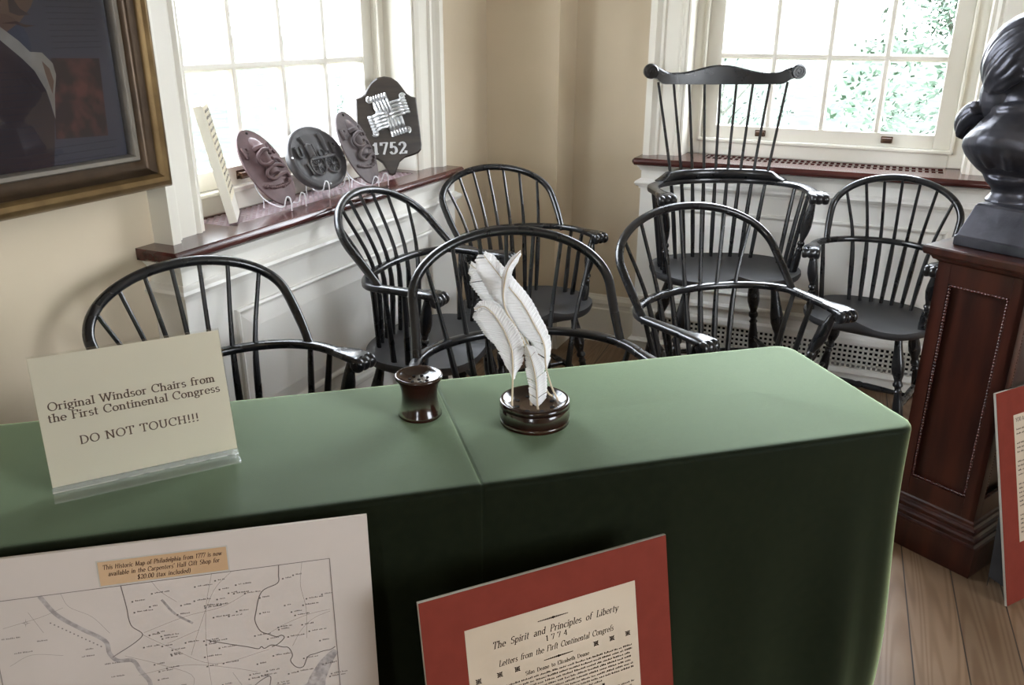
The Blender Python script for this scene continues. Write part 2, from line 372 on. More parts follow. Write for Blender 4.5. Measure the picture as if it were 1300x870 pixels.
    # rounded ends
    b.loft([[(x0, p[0]*.99 + (.004), zb + .006 + (p[1]-zb)*.6) for p in prof], [(x0 + .008, p[0], p[1]) for p in prof]])
    b.loft([[(x1 - .008, p[0], p[1]) for p in prof], [(x1, p[0]*.99 + .004, zb + .006 + (p[1]-zb)*.6) for p in prof]])
    b.box((s0 + .012, gd0, zb), (gx0, .22, zt_)); b.box((gx1, gd0, zb), (s1 - .012, .22, zt_)); b.box((gx0, gd1, zb), (gx1, .22, zt_))
    b.box((x0 + .008, gd0, zb), (s0 + .012, -.0005, zt_)); b.box((s1 - .012, gd0, zb), (x1 - .008, -.0005, zt_))
    b.build('sill', M['mahog'], r, smooth=True, angle=40)
    b = MB(); zg0, zg1 = ZS - .006, ZS - .001
    if diag:
        p = .0215; wv = .0032; n0 = int((gd1 - gd0)/p) + 1
        def strip(xa, ya, xb, yb):
            dx, dy = xb - xa, yb - ya; l = math.hypot(dx, dy); 
            if l < .004: return
            nx, ny = -dy/l*wv, dx/l*wv
            b.prism([(xa+nx, ya+ny), (xb+nx, yb+ny), (xb-nx, yb-ny), (xa-nx, ya-ny)], lambda x, y: (x, y, zg0), lambda x, y: (x, y, zg1))
        k = gx0 - (gd1 - gd0)*1.6
        W_, sl = gd1 - gd0, 1.25
        while k < gx1 + .3:
            for sg in (1, -1):
                xa, xb = (k, k + W_*sl) if sg > 0 else (k + W_*sl, k); ya, yb = gd0, gd1
                # clip to [gx0,gx1]
                def clip(xa, ya, xb, yb):
                    t0, t1 = 0.0, 1.0; dx = xb - xa
                    for bd, s in ((gx0, 1), (gx1, -1)):
                        A, D = (xa - bd)*s, dx*s
                        if abs(D) < 1e-9:
                            if A < 0: return None
                        elif D > 0: t0 = max(t0, -A/D)
                        else: t1 = min(t1, -A/D)
                    if t0 >= t1: return None
                    return xa + dx*t0, ya + (yb-ya)*t0, xa + dx*t1, ya + (yb-ya)*t1
                q = clip(xa, ya, xb, yb)
                if q: strip(*q)
            k += p*sl
        b.box((gx0, (gd0+gd1)/2 - .003, zg0), (gx1, (gd0+gd1)/2 + .003, zg1))
    else:
        x = gx0 + .010
        while x < gx1: b.box((x - .0045, gd0, zg0), (x + .0045, gd1, zg1)); x += .0235
        b.box((gx0, (gd0+gd1)/2 - .005, zg0), (gx1, (gd0+gd1)/2 + .005, zg1))
    b.build('vent_grille', M['ventbar'] if diag else M['mahog'], r)
    MB().box((gx0, gd0, zb - .03), (gx1, gd1, zb - .022)).build('duct', M['dark'], r)  # dark sheet painted as the shade in the recess below the bars
    return r
window(1, (XL, 0, 0), R(90), L0, L1, -.140, (1.745, 2.735, -.040, .090), (1.99, 2.48), True, sill0=1.45, sill1=2.968)
window(2, (0, YR, 0), 0, R0, R1, -.175, (-.76, .165, -.045, .075), (-.555, -.055), False, sill0=-1.03, sill1=.405)
def plain_window(n, root_loc, rz, s0, s1, z0, z1):
    r = empty('window_%d' % n, root_loc, rz); struct(r)
    b = MB(); b.box((s0, .1, z0), (s0+.07, .16, z1)); b.box((s1-.07, .1, z0), (s1, .16, z1)); b.box((s0+.07, .1, z0), (s1-.07, .16, z0+.07)); b.box((s0+.07, .1, z1-.07), (s1-.07, .16, z1))
    for k in (1, 2, 3): x = s0 + (s1-s0)*k/4; b.box((x-.01, .115, z0), (x+.01, .145, z1))
    for k in (1, 2, 3, 4): z = z0 + (z1-z0)*k/5; b.box((s0, .115, z-.01), (s1, .145, z+.01))
    b.build('sash', M['trim'], r)
    b = MB(); b.poly([(s0, .13, z0), (s1, .13, z0), (s1, .13, z1), (s0, .13, z1)]); b.build('pane', M['glass'], r, fix=False)
plain_window(4, (0, BY, 0), R(180), -1.3, -.4, .95, 2.6)
plain_window(3, (EX, 0, 0), R(-90), -1.4, .2, .95, 2.6)
portal((EX + .20, .6, 1.77), (0, R(90), 0), 1.65, 1.6)
portal((.85, BY - .20, 1.77), (R(90), 0, 0), .9, 1.65)
portal((XL - .20, (L0+L1)/2, 1.75), (0, R(-90), 0), 1.75, 1.2)
portal(((R0+R1)/2, YR + .20, 1.75), (R(-90), 0, 0), 1.2, 1.75)

# baseboards
def baseboard(name, pts):
    prof = [(0,0),(.020,0),(.020,.165),(.016,.172),(.016,.185),(.022,.195),(.018,.212),(.006,.224),(.0,.235)]
    b = MB()
    for (x0, y0), (x1, y1) in zip(pts[:-1], pts[1:]):
        t = Vector((x1-x0, y1-y0, 0)).normalized(); n = Vector((t.y, -t.x, 0))
        ends = []
        for q, ex in (((x0, y0), 0), ((x1, y1), 0)):
            ends.append([Vector((q[0], q[1], 0)) + n*a + Vector((0, 0, z)) for a, z in prof])
        b.loft(ends)
    return struct(b.build(name, M['trim']))
baseboard('baseboard_corner', [(XL, 3.45), (-1.36, 3.45), (-1.36, YR)])
baseboard('baseboard_right', [(-1.36, YR), (-1.00, YR)])
baseboard('baseboard_left', [(XL, BY), (XL, 1.485)])
baseboard('baseboard_side', [(XL, 2.935), (XL, 3.45)])
baseboard('baseboard_far', [(.375, YR), (EX, YR)])

# panelled radiator covers under the two windows
def radiator_cover(name, loc, rz, x0, x1, d, px0, px1, label, grille):
    r = empty(name, loc, rz); T = M['cover']
    tag(r, label, 'radiator cover')
    zt = ZS - .0305; b = MB()
    zg0, zg1 = .090, .196
    if grille:
        b.box((x0, d, zg1), (x1, -.001, zt)); b.box((x0, d, .02), (x1, -.001, zg0)); b.box((x0, d, zg0), (x0 + .14, -.001, zg1)); b.box((x1 - .04, d, zg0), (x1, -.001, zg1))
    else:
        b.box((x0, d, .0), (x1, -.001, zt))
    b.build('body', T, r)
    def mould(prof, name='moulding', ext=True):
        m = MB(); q = [(a, z) for a, z in prof]
        rings = [[(x0 - a, -.001, z) for a, z in q], [(x0 - a, d - a, z) for a, z in q], [(x1 + a, d - a, z) for a, z in q], [(x1 + a, -.001, z) for a, z in q]]
        m.loft(rings); return m.build(name, T, r, smooth=True, angle=30)
    mould([(0, zt-.028), (.004, zt-.028), (.008, zt-.018), (.016, zt-.010), (.020, zt-.0005), (0, zt-.0005)], 'bed_moulding')
    mould([(0,.776), (.006,.776), (.008,.786), (.018,.790), (.024,.800), (.020,.808), (.010,.812), (.004,.818), (0,.818)], 'cap_moulding')
    mould([(0,.270), (.010,.270), (.018,.280), (.018,.292), (.008,.300), (0,.302)], 'dado_moulding')
    if grille:
        mould([(0,.205), (.012,.205), (.012,.225), (0,.235)], 'grille_rail'); mould([(0,.066), (.014,.066), (.018,.074), (.010,.084), (0,.088)], 'base_moulding')
    else:
        mould([(0,0), (.018,0), (.018,.16), (.012,.175), (0,.18)], 'base_board')
    # raised and fielded panel with bolection moulding
    m = MB(); z0, z1 = .345, .705
    def ring(ins, off): return [(px0+ins, d-off, z0+ins), (px1-ins, d-off, z0+ins), (px1-ins, d-off, z1-ins), (px0+ins, d-off, z1-ins)]
    m.loft([ring(0, 0), ring(0, .010), ring(.006, .013), ring(.012, .010), ring(.017, .002), ring(.022, .002), ring(.060, .011), ring(.064, .012)], True, False)
    m.poly(ring(.064, .012)); m.build('panel', T, r)
    if grille:
        g = MB(); p = .0203; n = int((x1 - .04 - x0 - .14)/p); gx = x0 + .14; hw = .0042; y0, y1 = d + .004, d + .009
        nz = 5; pz = (zg1 - zg0)/nz
        for k in range(n + 1): g.box((gx + k*p - hw, y0, zg0), (gx + k*p + hw, y1, zg1))
        for k in range(nz + 1): g.box((gx, y0, zg0 + k*pz - hw), (x1 - .04, y1, zg0 + k*pz + hw))
        g.build('grille', M['grillew'], r)
        MB().box((x0 + .14, d + .05, zg0), (x1 - .04, d + .055, zg1)).build('heating_duct', M['dark'], r)  # dark panel: the shade behind the grille put into its colour
    return r
radiator_cover('radiator_cover', (XL, 0, 0), R(90), 1.49, 2.93, -.110, 1.655, 2.725, 'white panelled radiator cover under the sill that carries the oval plaques', False)
radiator_cover('radiator_cover', (0, YR, 0), 0, -1.005, .375, -.105, -.82, .215, 'white panelled radiator cover with a square-holed grille behind the tall comb-back chair', True)

# ------------------------------------------------------------------ Windsor chairs
def half_rail(q, y):
    if y >= q['yc']: return q['wr'] + (q['wh'] - q['wr'])*(y - q['yc'])/(q['yf'] - q['yc'])
    return q['wr']*math.sqrt(max(1e-4, 1 - ((q['yc'] - y)/(q['yc'] + q['b']))**2))
def rail_path(q, n=28):
    P = []
    for k in range(8): t = k/8; P.append((-q['wh'] + (q['wh']-q['wr'])*t, q['yf'] + (q['yc']-q['yf'])*t))
    for k in range(n + 1): t = -PI/2 + PI*k/n; P.append((q['wr']*math.sin(t), q['yc'] - (q['yc']+q['b'])*math.cos(t)))
    for k in range(7, -1, -1): t = k/8; P.append((q['wh'] - (q['wh']-q['wr'])*t, q['yf'] + (q['yc']-q['yf'])*t))
    return P
def sweep_rail(b, path, z, wid, thk):
    """rounded flat rail: wid(i), thk(i) give the width and thickness, z(i) the centre height"""
    rings = []
    for i, (x, y) in enumerate(path):
        a = path[max(i-1, 0)]; c = path[min(i+1, len(path)-1)]
        t = Vector((c[0]-a[0], c[1]-a[1], 0)).normalized(); n = Vector((t.y, -t.x, 0))
        W, T, Z = wid(i), thk(i), z(i); ring = []
        for k in range(12):
            an = 2*PI*k/12; ca, sa = math.cos(an), math.sin(an)
            ring.append(Vector((x, y, Z)) + n*(W/2*math.copysign(abs(ca)**.55, ca)) + Vector((0, 0, T/2*math.copysign(abs(sa)**.55, sa))))
        rings.append(ring)
    b.loft(rings)
TURN_LEG = [(0,.62),(.04,.72),(.10,.78),(.17,.95),(.24,1.18),(.30,1.22),(.35,.95),(.385,.70),(.40,.72),(.415,.95),(.435,.95),(.45,.62),(.47,.60),(.485,.85),(.50,.66),(.56,.82),(.64,1.02),(.70,1.06),(.78,.92),(.88,.70),(1,.56)]
TURN_POST = [(0,.55),(.06,.6),(.14,.85),(.28,1.2),(.38,1.28),(.48,1.0),(.55,.62),(.575,.6),(.59,.85),(.62,.9),(.64,.62),(.66,.6),(.68,.9),(.70,.75),(.78,.95),(.88,1.0),(1,.85)]
TURN_STR = [(0,.6),(.12,.7),(.3,.95),(.42,1.0),(.46,.85),(.5,1.15),(.54,.85),(.58,1.0),(.7,.95),(.88,.7),(1,.6)]
def turned(b, p0, p1, prof, r, n=12):
    p0, p1 = Vector(p0), Vector(p1); b.tube([p0 + (p1-p0)*t for t, _ in prof], [r*k for _, k in prof], n)
def seat_mesh(ws, df, db, hs, thk=.042):
    """shield-shaped saddled plank seat; ws half width, df front depth, db back depth"""
    b = MB(); n = 64
    def outl(a, k=1.0):
        c, s = math.cos(a), math.sin(a)
        x = ws*math.copysign(abs(c)**.80, c)*k
        y = (df*math.copysign(abs(s)**.62, s) if s > 0 else db*math.copysign(abs(s)**.9, s))*k
        return x, y
    def top(x, y, k):
        z = hs - .016*(1 - k**5)*(1.0 if y < df*.5 else 1.0)
        z += .013*math.exp(-(x/.035)**2)*smooth01((y - df*.25)/(df*.6))
        if k > .82: z -= .004*((k-.82)/.18)**2
        z -= .010*smooth01((y - df*.55)/(df*.45))*(1 - math.exp(-(x/.07)**2))*(1 if abs(x) < ws*.72 else max(0, 1-(abs(x)-ws*.72)/(ws*.22)))
        return z
    rings = []
    for k in (.02, .2, .4, .6, .75, .86, .93, .975, 1.0):
        rings.append([(*outl(2*PI*j/n, k), top(*outl(2*PI*j/n, k), k)) for j in range(n)])
    last = rings[-1]
    rings.append([(x*1.006, y*1.006, z - .012) for x, y, z in last])
    rings.append([(x*.985, y*.985, z - .026) for x, y, z in last])
    rings.append([(x*.90, y*.90, hs - thk) for x, y, z in last])
    rings.append([(x*.02, y*.02, hs - thk) for x, y, z in last])
    return b.loft(rings)
def hand(b, x, y, z, sx, dx, w=.062):
    """knuckled arm terminal: a flared pad that rolls over into a scroll of three lobes; dx = direction of the arm in plan"""
    d = Vector((dx[0], dx[1], 0)).normalized(); n = Vector((d.y, -d.x, 0)); O = Vector((x, y, z))
    # pad
    rings = []
    for t, ww, up, th in ((-.055,.040,0,.020),(-.030,.050,.001,.021),(-.005,w*.95,.002,.023),(.018,w,.001,.024),(.032,w*.97,-.002,.024)):
        ring = []
        for k in range(14):
            an = 2*PI*k/14; ca, sa = math.cos(an), math.sin(an)
            ring.append(O + d*t + n*(ww/2*math.copysign(abs(ca)**.6, ca)) + Vector((0, 0, up + th/2*math.copysign(abs(sa)**.6, sa))))
        rings.append(ring)
    b.loft(rings)
    # scroll with lobes across
    A = O + d*.030 + Vector((0, 0, -.010)); prof = []
    for k in range(25):
        s = k/24; lob = .0165 + .0038*abs(math.sin(PI*s*3)); prof.append((lob if 0 < k < 24 else .010, (s - .5)*w*.98))
    b.lathe(prof, A, 16, n)
def make_chair(q, label, tall=False):
    r = empty('comb_back_armchair' if tall else 'windsor_armchair', (q['x'], q['y'], 0), q['rot'])
    tag(r, label, 'chair', None if tall else 'black sack-back armchairs around the cloth-covered table')
    m = M['black']; hs, hA = q['hs'], q['hA']; wr, wh, yf, bb, yc = q['wr'], q['wh'], q['yf'], q['b'], q['yc']
    ws = q.get('ws', .255); df = q.get('df', .19); db = q.get('db', .185); thk = .042
    seat_mesh(ws, df, db, hs, thk).build('seat', M['seat'], r, smooth=True, angle=60)
    path = rail_path(q); n = len(path)
    b = MB()
    if not tall:
        sweep_rail(b, path, lambda i: hA, lambda i: .026 + .014*max(0, abs(i/(n-1) - .5)*2 - .62)/.38, lambda i: .021)
    else:
        sweep_rail(b, path, lambda i: hA, lambda i: .042 - .0*i, lambda i: .022)
    for sx in (-1, 1):
        hand(b, sx*wh, yf - .012, hA, sx, ((wh - wr)*sx, yf - yc), .064 if not tall else .07)
    b.build('arm_rail', m, r, smooth=True, angle=50)
    if tall:   # the heavy raised crest of the arm rail
        b = MB(); sub = [p for p in path if p[1] < yc - (yc + bb)*.52]; k = len(sub)
        def hh(i): e = min(i, k-1-i)/(k-1)*2; return .006 + .030*smooth01(e/.28)
        sweep_rail(b, sub, lambda i: hA + .011 + hh(i)/2 - .001, lambda i: .040 - .008*smooth01(min(i, k-1-i)/(k-1)*6), hh)
        b.build('rail_crest', m, r, smooth=True, angle=50)
    # bow or comb
    if not tall:
        yb, yt, hT, bw, h0 = q['yb'], q['yt'], q['hT'], q['bw'], q['h0']; wb = half_rail(q, yb); P = []
        for k in range(6): h = h0*k/6; P.append((wb + (bw-wb)*(1-(1-h/h0)**2), h))
        for k in range(25): a = PI/2*k/24; P.append((bw*math.cos(a), h0 + (1-h0)*math.sin(a)))
        P = [(wb, -.035)] + P; P = P + [(-x, h) for x, h in P[::-1][1:]]
        bp = lambda x, h: (x, yb + (yt-yb)*h, hA + (hT-hA)*h)
        rr = [.0125 if 3 < i < len(P)-4 else .0115 for i in range(len(P))]
        MB().tube([bp(*p) for p in P], rr, 12).build('bow', m, r, smooth=True)
        ns = q.get('n', 7)
        for i in range(ns):
            s = (i - (ns-1)/2)/((ns-1)/2)
            xt = .84*bw*s; ht = h0 + (1-h0)*math.sqrt(max(0, 1 - (xt/bw)**2)); xr = .60*wr*s
            yr = yc - (yc+bb)*math.sqrt(1 - (xr/wr)**2); xs = .50*ws*s; ys = -db*.84*math.sqrt(max(0, 1 - (xs/(ws*.9))**2))
            pts = cat_rom([(xs, ys, hs - .02), (xr, yr, hA), bp(xt, ht)], 6)
            rad = [.0066 + .0030*math.exp(-((k/(len(pts)-1) - .27)/.22)**2) - .0012*(k/(len(pts)-1)) for k in range(len(pts))]
            MB().tube(pts, rad, 8).build('spindle', m, r, smooth=True)
        short = (.30, .62)
    else:
        ns = 9; cz0, cz1, yl, cw = q['cz'] - .045, q['cz'], q['yl'], q['cw']
        cy = lambda x: yl + .045*(x/cw)**2 - .0
        b = MB(); rings = []; N = 48
        for k in range(N + 1):
            x = -cw + 2*cw*k/N; u = abs(x)/cw
            top = cz0 + .060 + .014*math.cos(min(u/.62, 1)*PI) - .0 + .024*smooth01((u - .72)/.24)
            bot = cz0 + .004*u*u + .022*smooth01((u - .80)/.16)
            y = cy(x); tk = .010
            rings.append([(x, y - tk, bot), (x, y + tk, bot + .002), (x, y + tk*.95, top - .006), (x, y + tk*.4, top), (x, y - tk*.6, top), (x, y - tk, top - .006)])
        b.loft(rings); b.build('crest_rail', m, r, smooth=True, angle=40)
        for sx in (-1, 1):
            b = MB(); c = Vector((sx*(cw + .002), cy(cw), cz0 + .052))
            b.lathe([(.0, -.013), (.024, -.013), (.028, -.009), (.028, .009), (.025, .013), (.0, .013)], c, 28, (0, 1, 0))
            sp_ = []; 
            for k in range(46): a = 2*PI*2.0*k/45; rad = .023*(1 - k/52); sp_.append(c + Vector((sx*-math.cos(a)*rad, .0135, math.sin(a)*rad)))
            b.tube(sp_, .0032, 6)
            b.build('scroll_ear', m, r, smooth=True, angle=50)
        for i in range(ns):
            s = (i - 4)/4; xt = .89*cw*s; xr = .65*wr*s; yr = yc - (yc+bb)*math.sqrt(1 - (xr/wr)**2)
            xs = .54*ws*s; ys = -db*.84*math.sqrt(max(0, 1 - (xs/(ws*.95))**2))
            pts = cat_rom([(xs, ys, hs - .02), (xr, yr, hA + .01), (xt, cy(xt), cz0 + .012)], 7)
            L_ = len(pts) - 1
            rad = [.0072 + .0024*math.exp(-((k/L_ - .25)/.2)**2) - .0022*(k/L_) for k in range(L_ + 1)]
            MB().tube(pts, rad, 8).build('spindle', m, r, smooth=True)
        short = (.18, .42, .66)
    for sx in (-1, 1):
        # short spindles from seat to arm
        y0 = -bb*.55
        for t in short:
            y = y0 + (yf - .02 - y0)*t; x = half_rail(q, y); ys = max(-db*.7, min(df*.62, (y - .0)*.75 - .0)); xs = ws*.86*math.sqrt(max(.05, 1 - (ys/(db*1.05))**2)) if ys < 0 else ws*.86
            MB().tube([(sx*xs, ys, hs - .02), (sx*(xs*.4 + x*.6), ys*.4 + y*.6, hs + (hA-hs)*.6), (sx*x, y, hA)], [.0095, .0085, .0068], 8).build('spindle', m, r, smooth=True)
        b = MB(); turned(b, (sx*(wh - .002), yf - .022, hA - .004), (sx*ws*.86, df*.42, hs - .015), TURN_POST, .0150); b.build('arm_post', m, r, smooth=True, angle=40)
    # legs and H stretcher
    zt = hs - thk + .006; feet = {}
    for sx in (-1, 1):
        for sy in (-1, 1):
            p0 = (sx*ws*.58, (df*.58 if sy > 0 else -db*.58), zt); k = q.get('splay', 1.0)
            p1 = (sx*(ws*.58 + .070*k), (df*.58 + .050*k if sy > 0 else -db*.58 - .075*k), .0)
            b = MB(); turned(b, p0, p1, TURN_LEG, .0185 if not tall else .0205); b.build('leg', m, r, smooth=True, angle=40); feet[(sx, sy)] = (Vector(p0), Vector(p1))
    at = lambda k, z: feet[k][0] + (feet[k][1] - feet[k][0])*((feet[k][0].z - z)/feet[k][0].z)
    zs = q.get('zs', .15); mids = []
    for sx in (-1, 1):
        a, c = at((sx, -1), zs), at((sx, 1), zs); b = MB(); turned(b, a, c, TURN_STR, .0125); b.build('stretcher', m, r, smooth=True, angle=40); mids.append((a + c)/2)
    b = MB(); turned(b, mids[0], mids[1], TURN_STR, .0125); b.build('stretcher', m, r, smooth=True, angle=40)
    return r
def qd(v, **kw):
    d = dict(zip(['x','y','rot','yb','hA','hT','yt','wr','yc','b','wh','yf','bw','h0','hs'], v)); d.update(kw); return d
make_chair(qd([-1.312,1.363,-1.795,-.047,.665,.899,-.235,.252,.011,.193,.258,.112,.257,.521,.44]), 'black bow-back armchair behind the paper sign, in front of the white panelled box')
make_chair(qd([-1.28,2.203,-1.551,-.038,.719,.943,-.258,.247,-.058,.158,.244,.137,.238,.428,.49]), 'black bow-back armchair standing sideways with its back to the sill of oval plaques')
make_chair(qd([-.745,1.745,-2.461,-.082,.66,.936,-.248,.286,.0,.236,.311,.155,.262,.477,.43], df=.18), 'black bow-back armchair pushed up to the table right behind the white quill feathers')
make_chair(qd([-1.222,2.802,-2.191,-.103,.69,.914,-.300,.262,.009,.21,.268,.077,.240,.511,.447]), 'black bow-back armchair in the far tan wall corner, below the shield marked 1752')
make_chair(qd([-.381,2.394,-2.212,-.041,.66,.914,-.264,.291,-.034,.21,.264,.177,.296,.473,.43]), 'black bow-back armchair directly in front of the tall comb-back chair')
make_chair(qd([-.010,3.23,2.935,-.066,.674,.917,-.18,.230,.021,.195,.212,.11,.222,.475,.45], ws=.225), 'black bow-back armchair between the tall comb-back chair and the bust pedestal')
make_chair(qd([-.5605,3.217,-2.652,0,.86,0,0,.294,-.005,.204,.282,.139,0,0,.565], ws=.285, df=.20, db=.20, cz=1.268, yl=-.245, cw=.285, zs=.20, splay=1.15), 'tall black comb-back armchair with scrolled crest rail in front of the far window', True)

# ------------------------------------------------------------------ table under its green cloth
TA = R(39.7); UX = Vector((math.cos(TA), math.sin(TA), 0)); VX = Vector((-math.sin(TA), math.cos(TA), 0))
U0, U1, V0, V1, TZ = -.76, 1.094, 1.136, 1.584, .747
uv = lambda u, v, z: UX*u + VX*v + Vector((0, 0, z))
t = empty('folding_table', uv((U0+U1)/2, (V0+V1)/2, 0), TA); tag(t, 'long narrow folding table hidden under the green felt cloth', 'table')
hl, hwid = (U1-U0)/2 - .024, (V1-V0)/2 - .024
MB().box((-hl, -hwid, TZ-.034), (hl, hwid, TZ-.006)).build('table_top', M['cardback'], t, bevel=.004)
for sx in (-1, 1):
    for sy in (-1, 1):
        MB().tube([(sx*(hl-.2), sy*(hwid-.05), 0), (sx*(hl-.2), sy*(hwid-.05), TZ-.034)], .0125, 10).build('leg', M['cardback'], t, smooth=True)
def cloth():
    rnd = random.Random(3); rc = .045; hw_ = (V1-V0)/2; vm = (V0+V1)/2; SEAM = .262
    # perimeter stations (counter-clockwise), with outward normals
    us = []; u = U0 + rc
    while u < U1 - rc: us.append(u); u += .014
    us.append(U1 - rc); us += [SEAM - .005, SEAM - .0025, SEAM, SEAM + .0025, SEAM + .005]; us = sorted(set(us))
    vs = [V0 + rc + (V1-V0-2*rc)*k/26 for k in range(27)]
    per = []
    for u in us: per.append((u, V0, 0, -1))
    for k in range(1, 10): a = -PI/2 + PI/2*k/10; per.append((U1-rc+rc*math.cos(a), V0+rc+rc*math.sin(a), math.cos(a), math.sin(a)))
    for v in vs: per.append((U1, v, 1, 0))
    for k in range(1, 10): a = PI/2*k/10; per.append((U1-rc+rc*math.cos(a), V1-rc+rc*math.sin(a), math.cos(a), math.sin(a)))
    for u in us[::-1]: per.append((u, V1, 0, 1))
    for k in range(1, 10): a = PI/2 + PI/2*k/10; per.append((U0+rc+rc*math.cos(a), V1-rc+rc*math.sin(a), math.cos(a), math.sin(a)))
    for v in vs[::-1]: per.append((U0, v, -1, 0))
    for k in range(1, 10): a = PI + PI/2*k/10; per.append((U0+rc+rc*math.cos(a), V0+rc+rc*math.sin(a), math.cos(a), math.sin(a)))
    ph = [rnd.random()*6.28 for _ in range(6)]
    step = lambda u: -.0022*math.exp(-((u - SEAM)/.0022)**2)
    rings = []; b = MB()
    for k in (0.0, .25, .5, .75, .92):          # the top, from the centre line outwards
        ring = []
        for u, v, nu, nv in per:
            cu = max(U0 + hw_, min(U1 - hw_, u)); wob = .0007*math.sin(9*u + 3*v) * math.sin(7*v)
            ring.append(uv(cu + (u - cu)*k, vm + (v - vm)*k, TZ + step(cu + (u-cu)*k) + wob*k*(1-k)*3))
        rings.append(ring)
    er = .011
    for a in (0, 22, 45, 68, 90):
        ring = []
        for u, v, nu, nv in per:
            s = math.sin(R(a)); st = step(u)
            ring.append(uv(u + nu*(-er + er*s + st*s), v + nv*(-er + er*s + st*s), TZ - er + er*math.cos(R(a)) + st*(1-s)))
        rings.append(ring)
    # the drop, with folds that grow towards the hem and gather at the corners
    corners = ((U0,V0),(U0,V1),(U1,V0),(U1,V1))
    for k in range(1, 25):
        f = k/24; z = (TZ - er)*(1 - f) + .004*f; ring = []
        for i, (u, v, nu, nv) in enumerate(per):
            dc = min(math.hypot(u-a, v-c) for a, c in corners); g = math.exp(-(dc/.13)**2)
            ff = smooth01(f*1.15)
            s_ = u*1.0 + v*1.0
            fold = .010*math.sin(17*u - 13*v + ph[0] + 1.2*math.sin(5*u)) + .006*math.sin(31*u + 27*v + ph[1])
            back = 0.0 if not (nv > .5) else -1.0
            out = ff*(fold*(1 + .8*g) + .012 + .055*g*f*(1.15 - f) * 1.6 + .010*g*math.sin(60*(u - v)))
            if back: out = min(out, .002 + .02*g)
            out = max(out, -.002)
            ring.append(uv(u + nu*(out + step(u)), v + nv*(out + step(u)), z))
        rings.append(ring)
    b.loft(rings, True, False)
    o = b.build('tablecloth', M['felt'], None, smooth=True, angle=80)
    return tag(o, 'dark green felt cloth draped to the floor over the long table', 'tablecloth')
cloth()

